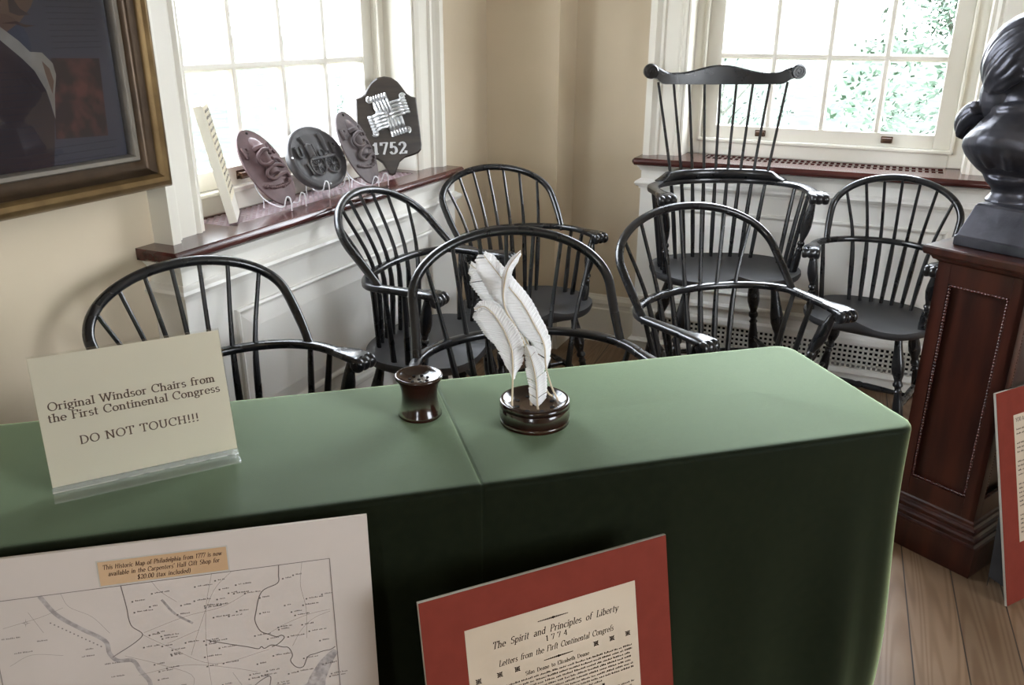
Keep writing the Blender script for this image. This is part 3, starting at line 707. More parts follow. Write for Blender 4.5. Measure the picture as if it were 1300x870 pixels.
# ------------------------------------------------------------------ lettering: a small serif stroke alphabet
def A_(cx, cy, rx, ry, a0, a1, n=None):
    n = n or max(4, int(abs(a1 - a0)/22)); return [(cx + rx*math.cos(R(a0 + (a1-a0)*k/n)), cy + ry*math.sin(R(a0 + (a1-a0)*k/n))) for k in range(n + 1)]
def stem(x, h=1.0, y=0.0): return [(x, y), (x, h)]
X_ = .63
G = {
'A':(.74,[[(.06,0),(.36,1)],[(.38,1),(.68,0)],[(.18,.33),(.56,.33)]],[(.08,0),(.66,0)]),
'B':(.66,[stem(.14),[(.14,1),(.32,1)]+A_(.32,.76,.22,.24,90,-90)+[(.14,.52)],[(.14,.52),(.34,.52)]+A_(.34,.26,.26,.26,90,-90)+[(.14,0)]],[]),
'C':(.74,[A_(.41,.5,.36,.5,48,312),[(.68,.66),(.68,.95)]],[]),
'D':(.78,[stem(.14),[(.06,1),(.26,1)]+A_(.26,.5,.44,.5,90,-90)+[(.06,0)]],[]),
'E':(.64,[stem(.14),[(.06,1),(.56,1),(.56,.80)],[(.14,.53),(.42,.53)],[(.06,0),(.58,0),(.58,.22)]],[]),
'F':(.60,[stem(.14),[(.06,1),(.55,1),(.55,.78)],[(.14,.53),(.42,.53)]],[(.14,0)]),
'G':(.80,[A_(.41,.5,.36,.5,48,322),[(.68,.66),(.68,.95)],[(.68,.40),(.68,.08)]],[(.66,.42)]),
'H':(.80,[stem(.14),stem(.64),[(.14,.52),(.64,.52)]],[(.14,0),(.14,1),(.64,0),(.64,1)]),
'I':(.30,[stem(.15)],[(.15,0),(.15,1)]),
'L':(.62,[stem(.14),[(.06,0),(.56,0),(.56,.24)]],[(.14,1)]),
'M':(.95,[[(.14,0),(.16,1)],[(.16,1),(.47,.06)],[(.47,.06),(.78,1)],[(.78,1),(.80,0)]],[(.14,0),(.80,0)]),
'N':(.82,[[(.14,0),(.14,1)],[(.12,1),(.66,.0)],[(.66,0),(.66,1)]],[(.14,0),(.10,1),(.66,1)]),
'O':(.82,[A_(.41,.5,.36,.5,0,360)],[]),
'P':(.62,[stem(.14),[(.06,1),(.30,1)]+A_(.30,.74,.26,.26,90,-90)+[(.14,.48)]],[(.14,0)]),
'S':(.58,[A_(.29,.75,.21,.25,35,270,10)+A_(.29,.26,.23,.24,90,-150,10)],[]),
'T':(.70,[stem(.35),[(.04,.80),(.04,1),(.66,1),(.66,.80)]],[(.35,0)]),
'U':(.80,[[(.14,1),(.14,.34)]+A_(.39,.33,.25,.33,180,360)+[(.64,1)]],[(.14,1),(.64,1)]),
'W':(1.08,[[(.06,1),(.30,0)],[(.30,0),(.54,.95)],[(.54,.95),(.76,0)],[(.76,0),(1.0,1)]],[(.06,1),(.54,1),(1.0,1)]),
'Y':(.74,[[(.06,1),(.36,.46)],[(.68,1),(.36,.46)],stem(.36,.46)],[(.06,1),(.68,1),(.36,0)]),
'a':(.50,[[(.38,.44),(.38,.06),(.48,0)],A_(.22,.44,.16,.18,0,150),A_(.22,.17,.16,.18,0,360)],[]),
'b':(.54,[stem(.11),A_(.28,.31,.19,.31,0,360)],[(.08,1)]),
'c':(.48,[A_(.27,.31,.21,.31,45,315)],[]),
'd':(.56,[stem(.44),A_(.26,.31,.19,.31,0,360)],[(.40,1),(.48,0)]),
'e':(.50,[A_(.26,.31,.21,.31,0,318),[(.06,.34),(.47,.34)]],[]),
'f':(.34,[[(.15,0),(.15,.80)]+A_(.30,.80,.15,.20,180,40),[(.03,X_),(.31,X_)]],[(.15,0)]),
'g':(.50,[A_(.23,.42,.17,.21,0,360),A_(.24,-.12,.20,.15,0,360),[(.36,.58),(.48,.62)],[(.14,.22),(.12,.06),(.24,.03)]],[]),
'h':(.58,[stem(.11),A_(.28,.40,.17,.22,160,0)+[(.45,0)]],[(.11,0),(.45,0),(.08,1)]),
'i':(.26,[stem(.13,X_),A_(.13,.86,.035,.05,0,360,6)],[(.13,0),(.09,X_)]),
'k':(.54,[stem(.11),[(.42,X_),(.14,.28)],[(.22,.36),(.46,0)]],[(.11,0),(.46,0),(.08,1),(.42,X_)]),
'l':(.26,[stem(.13)],[(.13,0),(.09,1)]),
'm':(.86,[stem(.11,X_),A_(.26,.40,.15,.22,160,0)+[(.41,0)],A_(.56,.40,.15,.22,160,0)+[(.71,0)]],[(.11,0),(.41,0),(.71,0),(.08,X_)]),
'n':(.58,[stem(.11,X_),A_(.28,.40,.17,.22,160,0)+[(.45,0)]],[(.11,0),(.45,0),(.08,X_)]),
'o':(.54,[A_(.27,.31,.22,.31,0,360)],[]),
'p':(.56,[[(.11,-.30),(.11,X_)],A_(.29,.31,.20,.31,0,360)],[(.11,-.30),(.08,X_)]),
'r':(.42,[stem(.12,X_),A_(.27,.42,.15,.20,170,50)],[(.12,0),(.09,X_)]),
's':(.42,[A_(.21,.47,.14,.15,35,270,8)+A_(.21,.16,.16,.16,90,-150,8)],[]),
't':(.36,[[(.15,.86),(.15,.10)]+A_(.25,.10,.10,.10,180,300),[(.03,X_),(.31,X_)]],[]),
'u':(.58,[[(.11,X_),(.11,.22)]+A_(.28,.22,.17,.22,180,350),stem(.45,X_)],[(.08,X_),(.42,X_),(.50,0)]),
'v':(.52,[[(.05,X_),(.26,0)],[(.26,0),(.47,X_)]],[(.05,X_),(.47,X_)]),
'w':(.76,[[(.05,X_),(.22,0)],[(.22,0),(.38,X_)],[(.38,X_),(.54,0)],[(.54,0),(.71,X_)]],[(.05,X_),(.38,X_),(.71,X_)]),
'x':(.52,[[(.06,X_),(.46,0)],[(.44,X_),(.06,0)]],[]),
'y':(.52,[[(.05,X_),(.27,0)],[(.47,X_),(.22,-.20),(.08,-.28)]],[(.05,X_),(.47,X_)]),
'z':(.46,[[(.06,X_),(.40,X_),(.06,0),(.42,0)]],[]),
'j':(.26,[[(.13,X_),(.13,-.16),(.0,-.28)]],[]),
'q':(.56,[[(.45,-.30),(.45,X_)],A_(.27,.31,.20,.31,0,360)],[(.45,-.30)]),
'\u017f':(.32,[[(.15,0),(.15,.80)]+A_(.30,.80,.15,.20,180,40)],[(.15,0)]),
'0':(.56,[A_(.28,.5,.22,.5,0,360)],[]),
'1':(.44,[stem(.22),[(.06,.80),(.22,1)]],[(.22,0)]),
'2':(.54,[A_(.26,.73,.20,.27,170,-30)+[(.06,0)],[(.06,.03),(.48,.03),(.50,.2)]],[]),
'4':(.58,[[(.40,0),(.40,1)],[(.40,1),(.04,.30),(.54,.30)]],[(.40,0)]),
'5':(.54,[[(.44,1),(.16,1),(.12,.56)]+A_(.25,.32,.22,.32,110,-150)],[]),
'7':(.52,[[(.05,.80),(.05,1),(.48,1),(.20,0)]],[]),
'!':(.30,[[(.15,1),(.15,.32)],A_(.15,.05,.04,.05,0,360,6)],[]),
'.':(.24,[A_(.12,.04,.035,.04,0,360,6)],[]), ',':(.24,[[(.12,.06),(.08,-.14)]],[]), "'":(.2,[[(.1,1),(.08,.76)]],[]),
'(':(.32,[A_(.34,.4,.24,.62,120,240)],[]), ')':(.32,[A_(-.02,.4,.24,.62,60,-60)],[]),
'$':(.56,[A_(.28,.75,.19,.22,35,270,8)+A_(.28,.28,.20,.24,90,-150,8),[(.28,-.1),(.28,1.1)]],[]),
}
def text(b, s, f, h, width=None, track=.06, slant=0.0, thick=.12, thin=.055, space=.34, serif=.26, depth=None, spread=1.0):
    """f(x, y, e) -> point, x along the line, y up the letter, e lift above the ground"""
    adv = sum((G[c][0] if c in G else space) + track for c in s) - track
    kx = (width/adv if width else h)
    x0 = 0.0
    def quad(p, q, w0):
        dx, dy = q[0]-p[0], q[1]-p[1]; l = math.hypot(dx, dy)
        if l < 1e-6: return
        nx, ny = -dy/l*w0/2, dx/l*w0/2; ex, ey = dx/l*w0*.2, dy/l*w0*.2
        P = [(p[0]+nx-ex, p[1]+ny-ey), (q[0]+nx+ex, q[1]+ny+ey), (q[0]-nx+ex, q[1]-ny+ey), (p[0]-nx-ex, p[1]-ny-ey)]
        P = [((a + slant*c)*kx, c*h) for a, c in P]
        if depth: b.prism(P, lambda x, y: f(x, y, 0), lambda x, y: f(x, y, depth))
        else: b.poly([f(x, y, 1) for x, y in P])
    for c in s:
        if c in G:
            wd, strokes, ser = G[c]
            for st in strokes:
                for p, q in zip(st[:-1], st[1:]):
                    dx, dy = q[0]-p[0], q[1]-p[1]; l = math.hypot(dx, dy) or 1
                    k = abs(dy)/l
                    if dx*dy > 0 and k < .97: k *= .62       # the thin upstroke of a broad pen
                    quad((p[0]+x0, p[1]), (q[0]+x0, q[1]), thin + (thick-thin)*k)
            for (x, y) in ser: quad((x+x0-serif/2, y + (thin/2 if y < .3 else -thin/2)), (x+x0+serif/2, y + (thin/2 if y < .3 else -thin/2)), thin)
            x0 += wd + track
        else: x0 += space + track
    return b
def dashes(b, f, x0, x1, y, h, rnd, k=1.0):
    """a line of print too small to read: short worn strokes"""
    x = x0
    while x < x1 - h:
        wl = h*rnd.uniform(1.2, 4.5)*k; e = min(x + wl, x1); xx = x
        while xx < e:
            a = min(xx + h*rnd.uniform(.25, .5), e); hh = h*rnd.uniform(.35, .75)
            b.poly([f(xx, y, 1), f(a, y, 1), f(a, y + hh, 1), f(xx, y + hh, 1)]); xx = a + h*.18
        x = e + h*.55
def board_frame(TL, a, l):
    d = Vector((math.cos(a), math.sin(a), 0)); nh = Vector((math.sin(a), -math.cos(a), 0)); dn = Vector((0, 0, -math.cos(l))) + nh*math.sin(l)
    n = dn.cross(d); n = n if n.dot(nh) > 0 else -n
    return Vector(TL), d, dn, n

# the sign in its acrylic holder
O, d, dn, nn = board_frame((-1.155, .762, .9595), .928, .239)
r = empty('sign_holder', (0, 0, 0)); tag(r, 'clear acrylic sign holder with cream card reading DO NOT TOUCH, standing on the green table', 'sign')
P = lambda x, y, e=0: O + d*x + dn*y + nn*e
SW, SH = .2794, .2159
b = MB(); 
def slab(b, x0, x1, y0, y1, e0, e1): return b.prism([(x0,y0),(x1,y0),(x1,y1),(x0,y1)], lambda x, y: P(x, y, e0), lambda x, y: P(x, y, e1))
slab(MB(), 0, SW, 0, SH - .012, -.0004, .0004).build('card', M['cream'], r)
b = MB(); slab(b, -.001, SW+.001, -.0035, SH-.003, .0012, .0026); slab(b, -.001, SW+.001, -.0035, SH - .003, -.0030, -.0016)
b.build('holder', M['acrylic'], r); b = MB()
# foot: a ledge folded forward and a prop folded back
bz = .7497; c0 = P(0, SH, 0); c1 = P(SW, SH, 0); fw = nn.copy(); fw.z = 0; fw.normalize()
for a_, c_, h_ in ((c0, c1, 0),):
    q = [a_ + fw*.002, c_ + fw*.002, c_ + fw*.030, a_ + fw*.030]
    q2 = [Vector((p.x, p.y, bz)) for p in q]; q3 = [Vector((p.x, p.y, bz + .0022)) for p in q]
    b.loft([q2, q3])
    q = [a_ - fw*.090, c_ - fw*.090, c_ + fw*.002, a_ + fw*.002]
    b.loft([[Vector((p.x, p.y, bz)) for p in q], [Vector((p.x, p.y, bz + .0022)) for p in q]])
slab(b, -.001, SW+.001, SH-.0115, SH-.003, .0027, .0034)
b.build('foot', M['frost'], r)
tx = MB(); F_ = lambda X0, Y0: (lambda x, y, e: P(X0 + x, Y0 - y, .0009))
text(tx, 'Original Windsor Chairs from', F_(.0145, .0843), .0128, .247, thick=.135, thin=.075)
text(tx, 'the First Continental Congress', F_(.0118, .1022), .0128, .255, thick=.135, thin=.075)
text(tx, 'DO NOT TOUCH!!!', F_(.0490, .1442), .0130, .178, track=.09, thick=.135, thin=.075)
tx.build('lettering', M['inkbrown'], r, fix=False)

# inkwell and quill holder
def holes(parent, cs, rad, z):
    b = MB()
    for x, y in cs: b.lathe([(rad*1.25, z), (rad*1.25, z + .0006), (rad*.9, z + .0008)], (x, y, 0), 12)
    return b.build('quill_hole', M['dark'], parent, smooth=False)
r = empty('sand_shaker', (-.746, 1.222, TZ + .0027), 0); tag(r, 'small waisted dark wood pounce pot with holes in its dished top, beside the quill stand', 'pounce pot')
MB().lathe([(0,0),(.0385,0),(.041,.003),(.0405,.008),(.0375,.014),(.0345,.024),(.033,.038),(.0335,.052),(.036,.064),(.040,.072),(.0435,.076),(.0445,.079),(.0435,.0825),(.041,.0828),(.036,.0795),(.026,.0745),(.012,.0722),(0,.0718)], n=48).build('pot', M['rubwood'], r, smooth=True, angle=70)
for k in range(8):
    a = 2*PI*k/7; rr = .017 if k < 7 else 0; z = .0738 if k < 7 else .0722
    MB().lathe([(0, z - .002), (.0028, z - .001), (.0030, z + .0006), (.0, z + .0007)], (rr*math.cos(a), rr*math.sin(a), 0), 10).build('hole', M['dark'], r)
HX, HY = -.543, 1.294
r = empty('quill_stand', (HX, HY, TZ + .0003), 0); tag(r, 'round dark wood quill stand holding the white feathers', 'quill stand')
MB().lathe([(0,0),(.062,0),(.0645,.002),(.065,.006),(.0645,.0095),(.0635,.0100),(.0645,.0108),(.0652,.014),(.0652,.034),(.0645,.0348),(.0652,.0356),(.0655,.041),(.0640,.045),(.0610,.0462),(.0575,.0450),(.052,.0395),(.040,.0350),(.022,.0330),(0,.0325)], n=64).build('body', M['rubwood'], r, smooth=True, angle=70)
side = Vector((.922, .387, 0)); hd = Vector((-.387, .922, 0))
for k in range(9):
    a = 2*PI*k/8; rr = .035 if k < 8 else 0; z = .0345 if k < 8 else .033
    MB().lathe([(0, z - .002), (.0045, z - .001), (.0048, z + .0005), (0, z + .0006)], (rr*math.cos(a), rr*math.sin(a), 0), 12).build('hole', M['dark'], r)
def feather(pts, off, wl, wr_, label, vane_from=.3, seed=0, curl=.006, notch=.5, tipround=.12, shaft=.0021, bend=0.0):
    """pts: centre shaft (sideways, up) from base to tip; wl, wr_: vane half widths along the shaft, [(t, width)]"""
    rnd = random.Random(seed); r = empty('quill_pen', (HX, HY, TZ)); tag(r, label, 'feather', 'white quill feathers in the stand')
    W3 = lambda s, z, e=0: side*s + hd*(off + e) + Vector((0, 0, z))
    path = cat_rom([(p[0], 0, p[1]) for p in pts], 10); n = len(path) - 1
    MB().tube([W3(p.x, p.z, -.0012 + bend*(i/n)) for i, p in enumerate(path)], [shaft*(1 - .72*i/n) for i in range(n + 1)], 7).build('shaft', M['quill'], r, smooth=True)
    def wid(tab, t):
        if t <= tab[0][0]: return tab[0][1]
        for (a, x), (c, y) in zip(tab[:-1], tab[1:]):
            if t <= c: return x + (y - x)*smooth01((t - a)/(c - a))
        return tab[-1][1]
    N = 110; b = MB()
    for sgn, tab in ((-1, wl), (1, wr_)):
        prev = None; gap = 0
        jag = 1.0
        for k in range(N + 1):
            t = vane_from + (1 - vane_from)*k/N; x = t*n; i = min(int(x), n - 1); p = path[i].lerp(path[i+1], x - i); tg = (path[i+1] - path[i]).normalized()
            nr = Vector((tg.z, 0, -tg.x))
            if rnd.random() < .05*notch: jag = rnd.uniform(.70, .90)
            jag += (1 - jag)*.35
            w0 = wid(tab, t)*jag*(1 + .03*math.sin(k*1.7))
            # barbs slope towards the tip
            row = []
            for m_ in range(5):
                f = m_/4; q = p + nr*sgn*w0*f + tg*w0*f*.55
                e = curl*math.sin(f*PI*.6)*(1 if sgn > 0 else .8) + .0006*math.sin(k*2.1) + bend*t
                row.append(W3(q.x, q.z, e))
            cut = rnd.random() < .018*notch
            if prev and not cut:
                a = b.add(prev); c = b.add(row)
                for m_ in range(4): b.face(a+m_, a+m_+1, c+m_+1, c+m_)
            prev = row
    o = b.build('vane', M['feather'], r, smooth=True, fix=False)
    md = o.modifiers.new('thickness', 'SOLIDIFY'); md.thickness = .0004
    return r
feather([(.0335,.041),(.0217,.0541),(.0005,.1121),(-.0201,.1579),(-.0317,.1805),(-.0517,.2161),(-.0727,.2497),(-.0907,.2727),(-.1169,.2939)], .020,
  [(.3,.0),(.4,.022),(.6,.035),(.8,.034),(.93,.018),(1,.003)], [(.3,0),(.45,.016),(.8,.018),(1,.004)], 'white quill feather mostly hidden behind the tallest broad one, tip at its upper edge', seed=2, vane_from=.3)
feather([(.043,.0415),(.0409,.047),(.03,.0715),(.0192,.1103),(.0149,.1531),(-.0048,.1934),(-.0239,.2285),(-.0489,.2601),(-.0719,.2898),(-.0923,.3171)], .0,
  [(.30,.0),(.38,.022),(.55,.036),(.72,.036),(.88,.030),(.96,.020),(1,.010)], [(.30,0),(.36,.010),(.5,.016),(.75,.016),(.93,.013),(1,.006)], 'tallest broad white quill feather with its wide tip leaning away from the sign', seed=5, vane_from=.30)
feather([(-.006,.040),(-.007,.046),(-.0107,.1071),(-.0182,.1527),(-.0353,.1897),(-.0521,.2189),(-.0576,.2449),(-.0556,.2708),(-.0508,.2935),(-.0427,.309),(-.0284,.3273)], -.014,
  [(.40,.0),(.55,.003),(.72,.006),(.90,.005),(1,.001)], [(.40,0),(.55,.004),(.72,.010),(.88,.010),(.96,.006),(1,.001)], 'narrow white quill feather seen edge-on with a curved upright pointed tip', seed=8, vane_from=.42, notch=.15, shaft=.0024)
feather([(-.041,.0425),(-.0412,.0555),(-.04,.0988),(-.04,.1217),(-.0422,.1503),(-.05,.1746),(-.0599,.1964),(-.0761,.2203),(-.0911,.2316),(-.1076,.2256)], -.026,
  [(.20,.002),(.30,.016),(.42,.030),(.58,.038),(.72,.036),(.86,.022),(1,.004)], [(.20,.004),(.32,.020),(.48,.022),(.70,.016),(.9,.008),(1,.002)], 'shorter white quill feather at the front of the stand, drooping towards the pounce pot', seed=11, vane_from=.20)
feather([(.006,.0405),(.0044,.0529),(.0025,.0869),(-.0021,.1173),(-.0094,.1442),(-.0165,.1619)], -.034,
  [(.02,.004),(.2,.014),(.5,.016),(.8,.010),(1,.003)], [(.02,.006),(.2,.018),(.5,.020),(.8,.012),(1,.003)], 'small frayed downy white feather at the front of the quill stand', seed=14, vane_from=.05, notch=2.2)

# ------------------------------------------------------------------ boards on show around the table
def red_board(TL, a, l, W, Hh, px0, px1, py0, py1, label, writer, sx=.5, reach=.06):
    global P
    O, d, dn, nn = board_frame(TL, a, l); P = lambda x, y, e=0: O + d*x + dn*y + nn*e
    r = empty('display_board', (0, 0, 0)); tag(r, label, 'display board')
    slab(MB(), 0, W, 0, Hh, -.006, 0).build('foam_core', M['foam'], r)
    b = MB(); b.prism([(.0006,.0006),(W-.0006,.0006),(W-.0006,Hh-.0006),(.0006,Hh-.0006)], lambda x, y: P(x, y, 0), lambda x, y: P(x, y, .0012)); b.build('red_mat', M['redmat'], r)
    slab(MB(), px0, px1, py0, py1, .0012, .0016).build('printed_sheet', M['oldpaper'], r)
    b = MB(); writer(b, lambda X0, Y0: (lambda x, y, e: P(X0 + x, Y0 - y, .0020))); b.build('lettering', M['ink'], r, fix=False)
    # folding easel strut behind
    top = P(sx, Hh*.38, -.0065); bot = P(sx, Hh, -.0065); back = -nn.copy(); back.z = 0; back.normalize(); hs_ = .018
    z0 = .002; foot = Vector((bot.x, bot.y, z0)) + back*reach; b = MB()
    poly = [top, P(sx, Hh*.96, -.0065), foot + Vector((0,0,.03)) , foot]
    b.loft([[p - d*hs_ for p in poly], [p - d*(hs_ - .003) for p in poly]]); b.loft([[p + d*(hs_ - .003) for p in poly], [p + d*hs_ for p in poly]])
    b.build('easel_strut', M['cardback'], r)
    return r
def ornament(b, f, x, y, s):
    for k in range(3):
        t = -s/2 + s*(k + .5)/3
        b.poly([f(x-s/2, y+t-.0005, 1), f(x+s/2, y+t-.0005, 1), f(x+s/2, y+t+.0005, 1), f(x-s/2, y+t+.0005, 1)])
        b.poly([f(x+t-.0005, y-s/2, 1), f(x+t+.0005, y-s/2, 1), f(x+t+.0005, y+s/2, 1), f(x+t-.0005, y+s/2, 1)])
    for sx in (-1, 1):
        b.poly([f(x-s/2*sx, y-s/2, 1), f(x-s/2*sx+.0012, y-s/2, 1), f(x+s/2*sx, y+s/2, 1), f(x+s/2*sx-.0012, y+s/2, 1)])
def rule(b, f, x0, x1, y):
    n = 22
    for k in range(n):
        t = (k + .5)/n; h = .0006 + .0010*(1 - abs(2*t - 1)); xa, xb = x0 + (x1-x0)*k/n, x0 + (x1-x0)*(k+.8)/n
        b.poly([f(xa, y-h, 1), f(xb, y-h, 1), f(xb, y+h, 1), f(xa, y+h, 1)])
    c = (x0+x1)/2; b.poly([f(c-.003, y, 1), f(c, y-.0025, 1), f(c+.003, y, 1), f(c, y+.0025, 1)])
def write_front(b, F):
    rnd = random.Random(4); g = F(0, 0); it = dict(slant=.22, thick=.13, thin=.06, serif=.2)
    rule(b, lambda x, y, e: F(0, .0832)(x, y, e), .186, .240, 0)
    text(b, 'The Spirit and Principles of Liberty', F(.1075, .1060), .0112, .222, space=.62, **it)
    text(b, '1774', F(.1975, .1195), .0090, .038, track=.45, thick=.13, serif=.2)
    text(b, 'Letters from the Fir\u017ft Continental Congre\u017fs', F(.1155, .1372), .0098, .203, space=.50, **it)
    rule(b, lambda x, y, e: F(0, .1505)(x, y, e), .1915, .2435, 0)
    text(b, 'Silas Deane to Elizabeth Deane', F(.1585, .1655), .0066, .113, space=.5, thick=.15)
    for x in (.0807, .1159, .1455, .2853, .3150, .3450): ornament(b, F(0, .1505), x, 0, .0088)
    y = .1735; k = 0
    while y < .55:
        if k % 9 == 8: 
            for q in range(5): ornament(b, F(0, y), .23 + .016*q + .0*y, 0, .0045)
            y += .012
        else: dashes(b, F(0, y), .080 if k % 9 else .10, .352 - (.12 if k % 9 == 7 else .0)*rnd.random(), 0, .0046, rnd); y += .0066
        k += 1
red_board((-.537, .852, .6505), .857, .204, .4292, .664, .0660, .3644, .0630, .570, 'red matted display board on the spirit and principles of liberty, before the green cloth', write_front, .21, .055)
def write_side(b, F):
    rnd = random.Random(9)
    text(b, 'YOU A', F(.0735, .0895), .0100, .034, track=.05, thick=.15, thin=.08)
    y = .112
    for blk in (2, 3, 4, 6, 5):
        for k in range(blk): dashes(b, F(0, y), .074, .36 - .05*rnd.random(), 0, .0062, rnd, 1.2); y += .0118
        y += .014
red_board((.317, 2.292, .5585), .917, .27, .44, .576, .0660, .374, .0705, .416, 'red matted display board standing on the floor planks beside the bust pedestal', write_side, .055, .075)

# the map
O, d, dn, nn = board_frame((-1.119*.985, .5435*.985, H - (H - .738)*.985), R(37.8), .12); P = lambda x, y, e=0: O + d*x + dn*y + nn*e
XO = -.02  # map coordinates were taken from a corner 2 cm further along
MWd = .58; MHt = .740
r = empty('map_board', (0, 0, 0)); tag(r, 'white mounted map board with a tan label, leaning against the front of the green cloth', 'map')
slab(MB(), 0, MWd, 0, MHt, -.006, 0).build('board', M['paperw'], r)
mp_ = lambda x, y, e=.0008: P(x + XO, y, e)
def line(b, pts, w0, e=.0008, smooth=True):
    q = cat_rom([(x, y, 0) for x, y in pts], 5) if smooth and len(pts) > 2 else [Vector((x, y, 0)) for x, y in pts]
    L_ = []
    for i, p in enumerate(q):
        t = (q[min(i+1, len(q)-1)] - q[max(i-1, 0)]).normalized(); nrm = Vector((-t.y, t.x, 0)); ww = w0(i/(len(q)-1)) if callable(w0) else w0
        L_.append((mp_(*(p + nrm*ww/2).xy, e), mp_(*(p - nrm*ww/2).xy, e)))
    for (a, c), (a2, c2) in zip(L_[:-1], L_[1:]): b.poly([a, a2, c2, c])
b = MB(); bx0, bx1, by0, by1 = .0765, .5405, .0625, .66
for p in ([(bx0,by0),(bx1,by0)],[(bx1,by0),(bx1,by1)],[(bx1,by1),(bx0,by1)],[(bx0,by1),(bx0,by0)]): line(b, p, .0011)
rnd = random.Random(6)
line(b, [(.2488,.0625),(.2521,.0974),(.2528,.1169),(.2560,.130),(.2680,.1440),(.2560,.156),(.2321,.1695),(.2240,.174)], .0013)
line(b, [(.4666,.0625),(.4650,.078),(.4623,.0917),(.4383,.1025),(.4272,.1353),(.4250,.150),(.4311,.1669),(.4420,.174),(.4531,.1802),(.4606,.1790),(.4640,.184),(.4540,.193),(.4450,.196)], .0014)
line(b, [(.3568,.1700),(.385,.181),(.410,.190),(.425,.1960),(.430,.193),(.4343,.1970),(.445,.193),(.460,.199),(.4690,.202),(.4735,.2155),(.470,.225),(.4776,.2372),(.488,.238),(.496,.222),(.508,.219),(.520,.2165),(.530,.216),(.538,.212)], .0014)
line(b, [(.4040,.275),(.41,.262),(.425,.25),(.438,.246),(.436,.262),(.428,.285),(.44,.31)], .0013)
b.build('map_drawing', M['inkgrey'], r, fix=False)
b = MB(); line(b, [(.1429,.0625),(.1608,.0951),(.1884,.1215),(.2169,.1458),(.2205,.1674),(.2300,.181),(.2497,.1846),(.2582,.2036),(.2687,.2258),(.262,.245),(.255,.27),(.262,.30)], .0062, .0007); b.build('map_river', M['river'], r, fix=False)
b = MB(); line(b, [(.5384,.2189),(.528,.2300),(.5190,.2420),(.508,.262),(.500,.280),(.47,.30),(.45,.33)], lambda t: .010 + .030*t, .0006); b.build('map_river', M['river'], r, fix=False)
b = MB(); line(b, [(.300,.093),(.315,.118),(.338,.138)], .0035, .0007); b.build('map_river', M['river'], r, fix=False)
b = MB()
def road(p, w0=.0004): line(b, p, w0, .0007)
for p in ([(.40,.0625),(.372,.09),(.345,.15),(.330,.19)],[(.372,.0625),(.358,.12),(.352,.20),(.356,.30)],[(.27,.142),(.33,.125),(.38,.118),(.42,.10)],[(.268,.145),(.30,.17),(.36,.21),(.44,.20)],
          [(.24,.175),(.29,.20),(.33,.23),(.30,.28)],[(.50,.0625),(.495,.10),(.50,.14),(.497,.19)],[(.44,.174),(.47,.16),(.505,.15),(.535,.147)],[(.09,.105),(.14,.095),(.17,.085)],[(.125,.085),(.14,.12)],
          [(.09,.165),(.12,.152),(.16,.160)],[(.255,.21),(.32,.205),(.38,.22),(.42,.235)],[(.17,.0625),(.178,.085),(.205,.105),(.225,.135)],[(.29,.0625),(.30,.08),(.32,.10)],[(.475,.20),(.49,.175),(.51,.158),(.535,.150)],[(.30,.25),(.36,.26),(.41,.255)],
          [(.345,.15),(.30,.165)],[(.385,.23),(.40,.26),(.43,.30)]): road(p)
for _ in range(150):
    x, y = rnd.uniform(.25, .53), rnd.uniform(.07, .42)
    if 1:
        s = .0012; b.poly([mp_(x-s, y-s), mp_(x+s, y-s), mp_(x+s, y+s), mp_(x-s, y+s)])
        dashes(b, lambda xx, yy, e: mp_(xx, y - yy), x + .004, x + .004 + rnd.uniform(.008, .022), 0, .0032, rnd)
for _ in range(26):
    x, y = rnd.uniform(.085, .22), rnd.uniform(.11, .42); dashes(b, lambda xx, yy, e: mp_(xx, y - yy), x, x + rnd.uniform(.010, .024), 0, .0032, rnd)
for k in range(14):
    t = k/13; x, y = .150 + .060*t, .105 + .048*t; b.poly([mp_(x, y), mp_(x+.002, y+.0004), mp_(x+.002, y+.0022), mp_(x, y+.002)])
b.build('map_names', M['inkgrey'], r, fix=False)
b = MB(); cx, cy = .1199, .1009
for k in range(8):
    a = PI/4*k + .15; l_ = .007 if k % 2 == 0 else .0035
    b.poly([mp_(cx + math.cos(a-.35)*.0012, cy + math.sin(a-.35)*.0012), mp_(cx + math.cos(a)*l_, cy + math.sin(a)*l_), mp_(cx + math.cos(a+.35)*.0012, cy + math.sin(a+.35)*.0012)])
b.build('compass_star', M['inkgrey'], r, fix=False)
slab(MB(), .221 + XO, .398 + XO, .0205, .0612, .0, .0005).build('label_border', M['foam'], r)
slab(MB(), .223 + XO, .396 + XO, .0225, .0592, .0005, .0009).build('paper_label', M['tan'], r)
b = MB(); LF = lambda X0, Y0: (lambda x, y, e: mp_(X0 + x, Y0 - y, .0013)); it = dict(slant=.2, thick=.15, thin=.08, serif=.1, space=.42)
text(b, 'This Historic Map of Philadelphia from 1777 is now', LF(.2290, .0345), .0070, .160, **it)
text(b, "available in the Carpenters' Hall Gift Shop for", LF(.2350, .0450), .0070, .150, **it)
text(b, '$20.00 (tax included)', LF(.2720, .0555), .0070, .072, **it)
b.build('lettering', M['inkbrown'], r, fix=False)

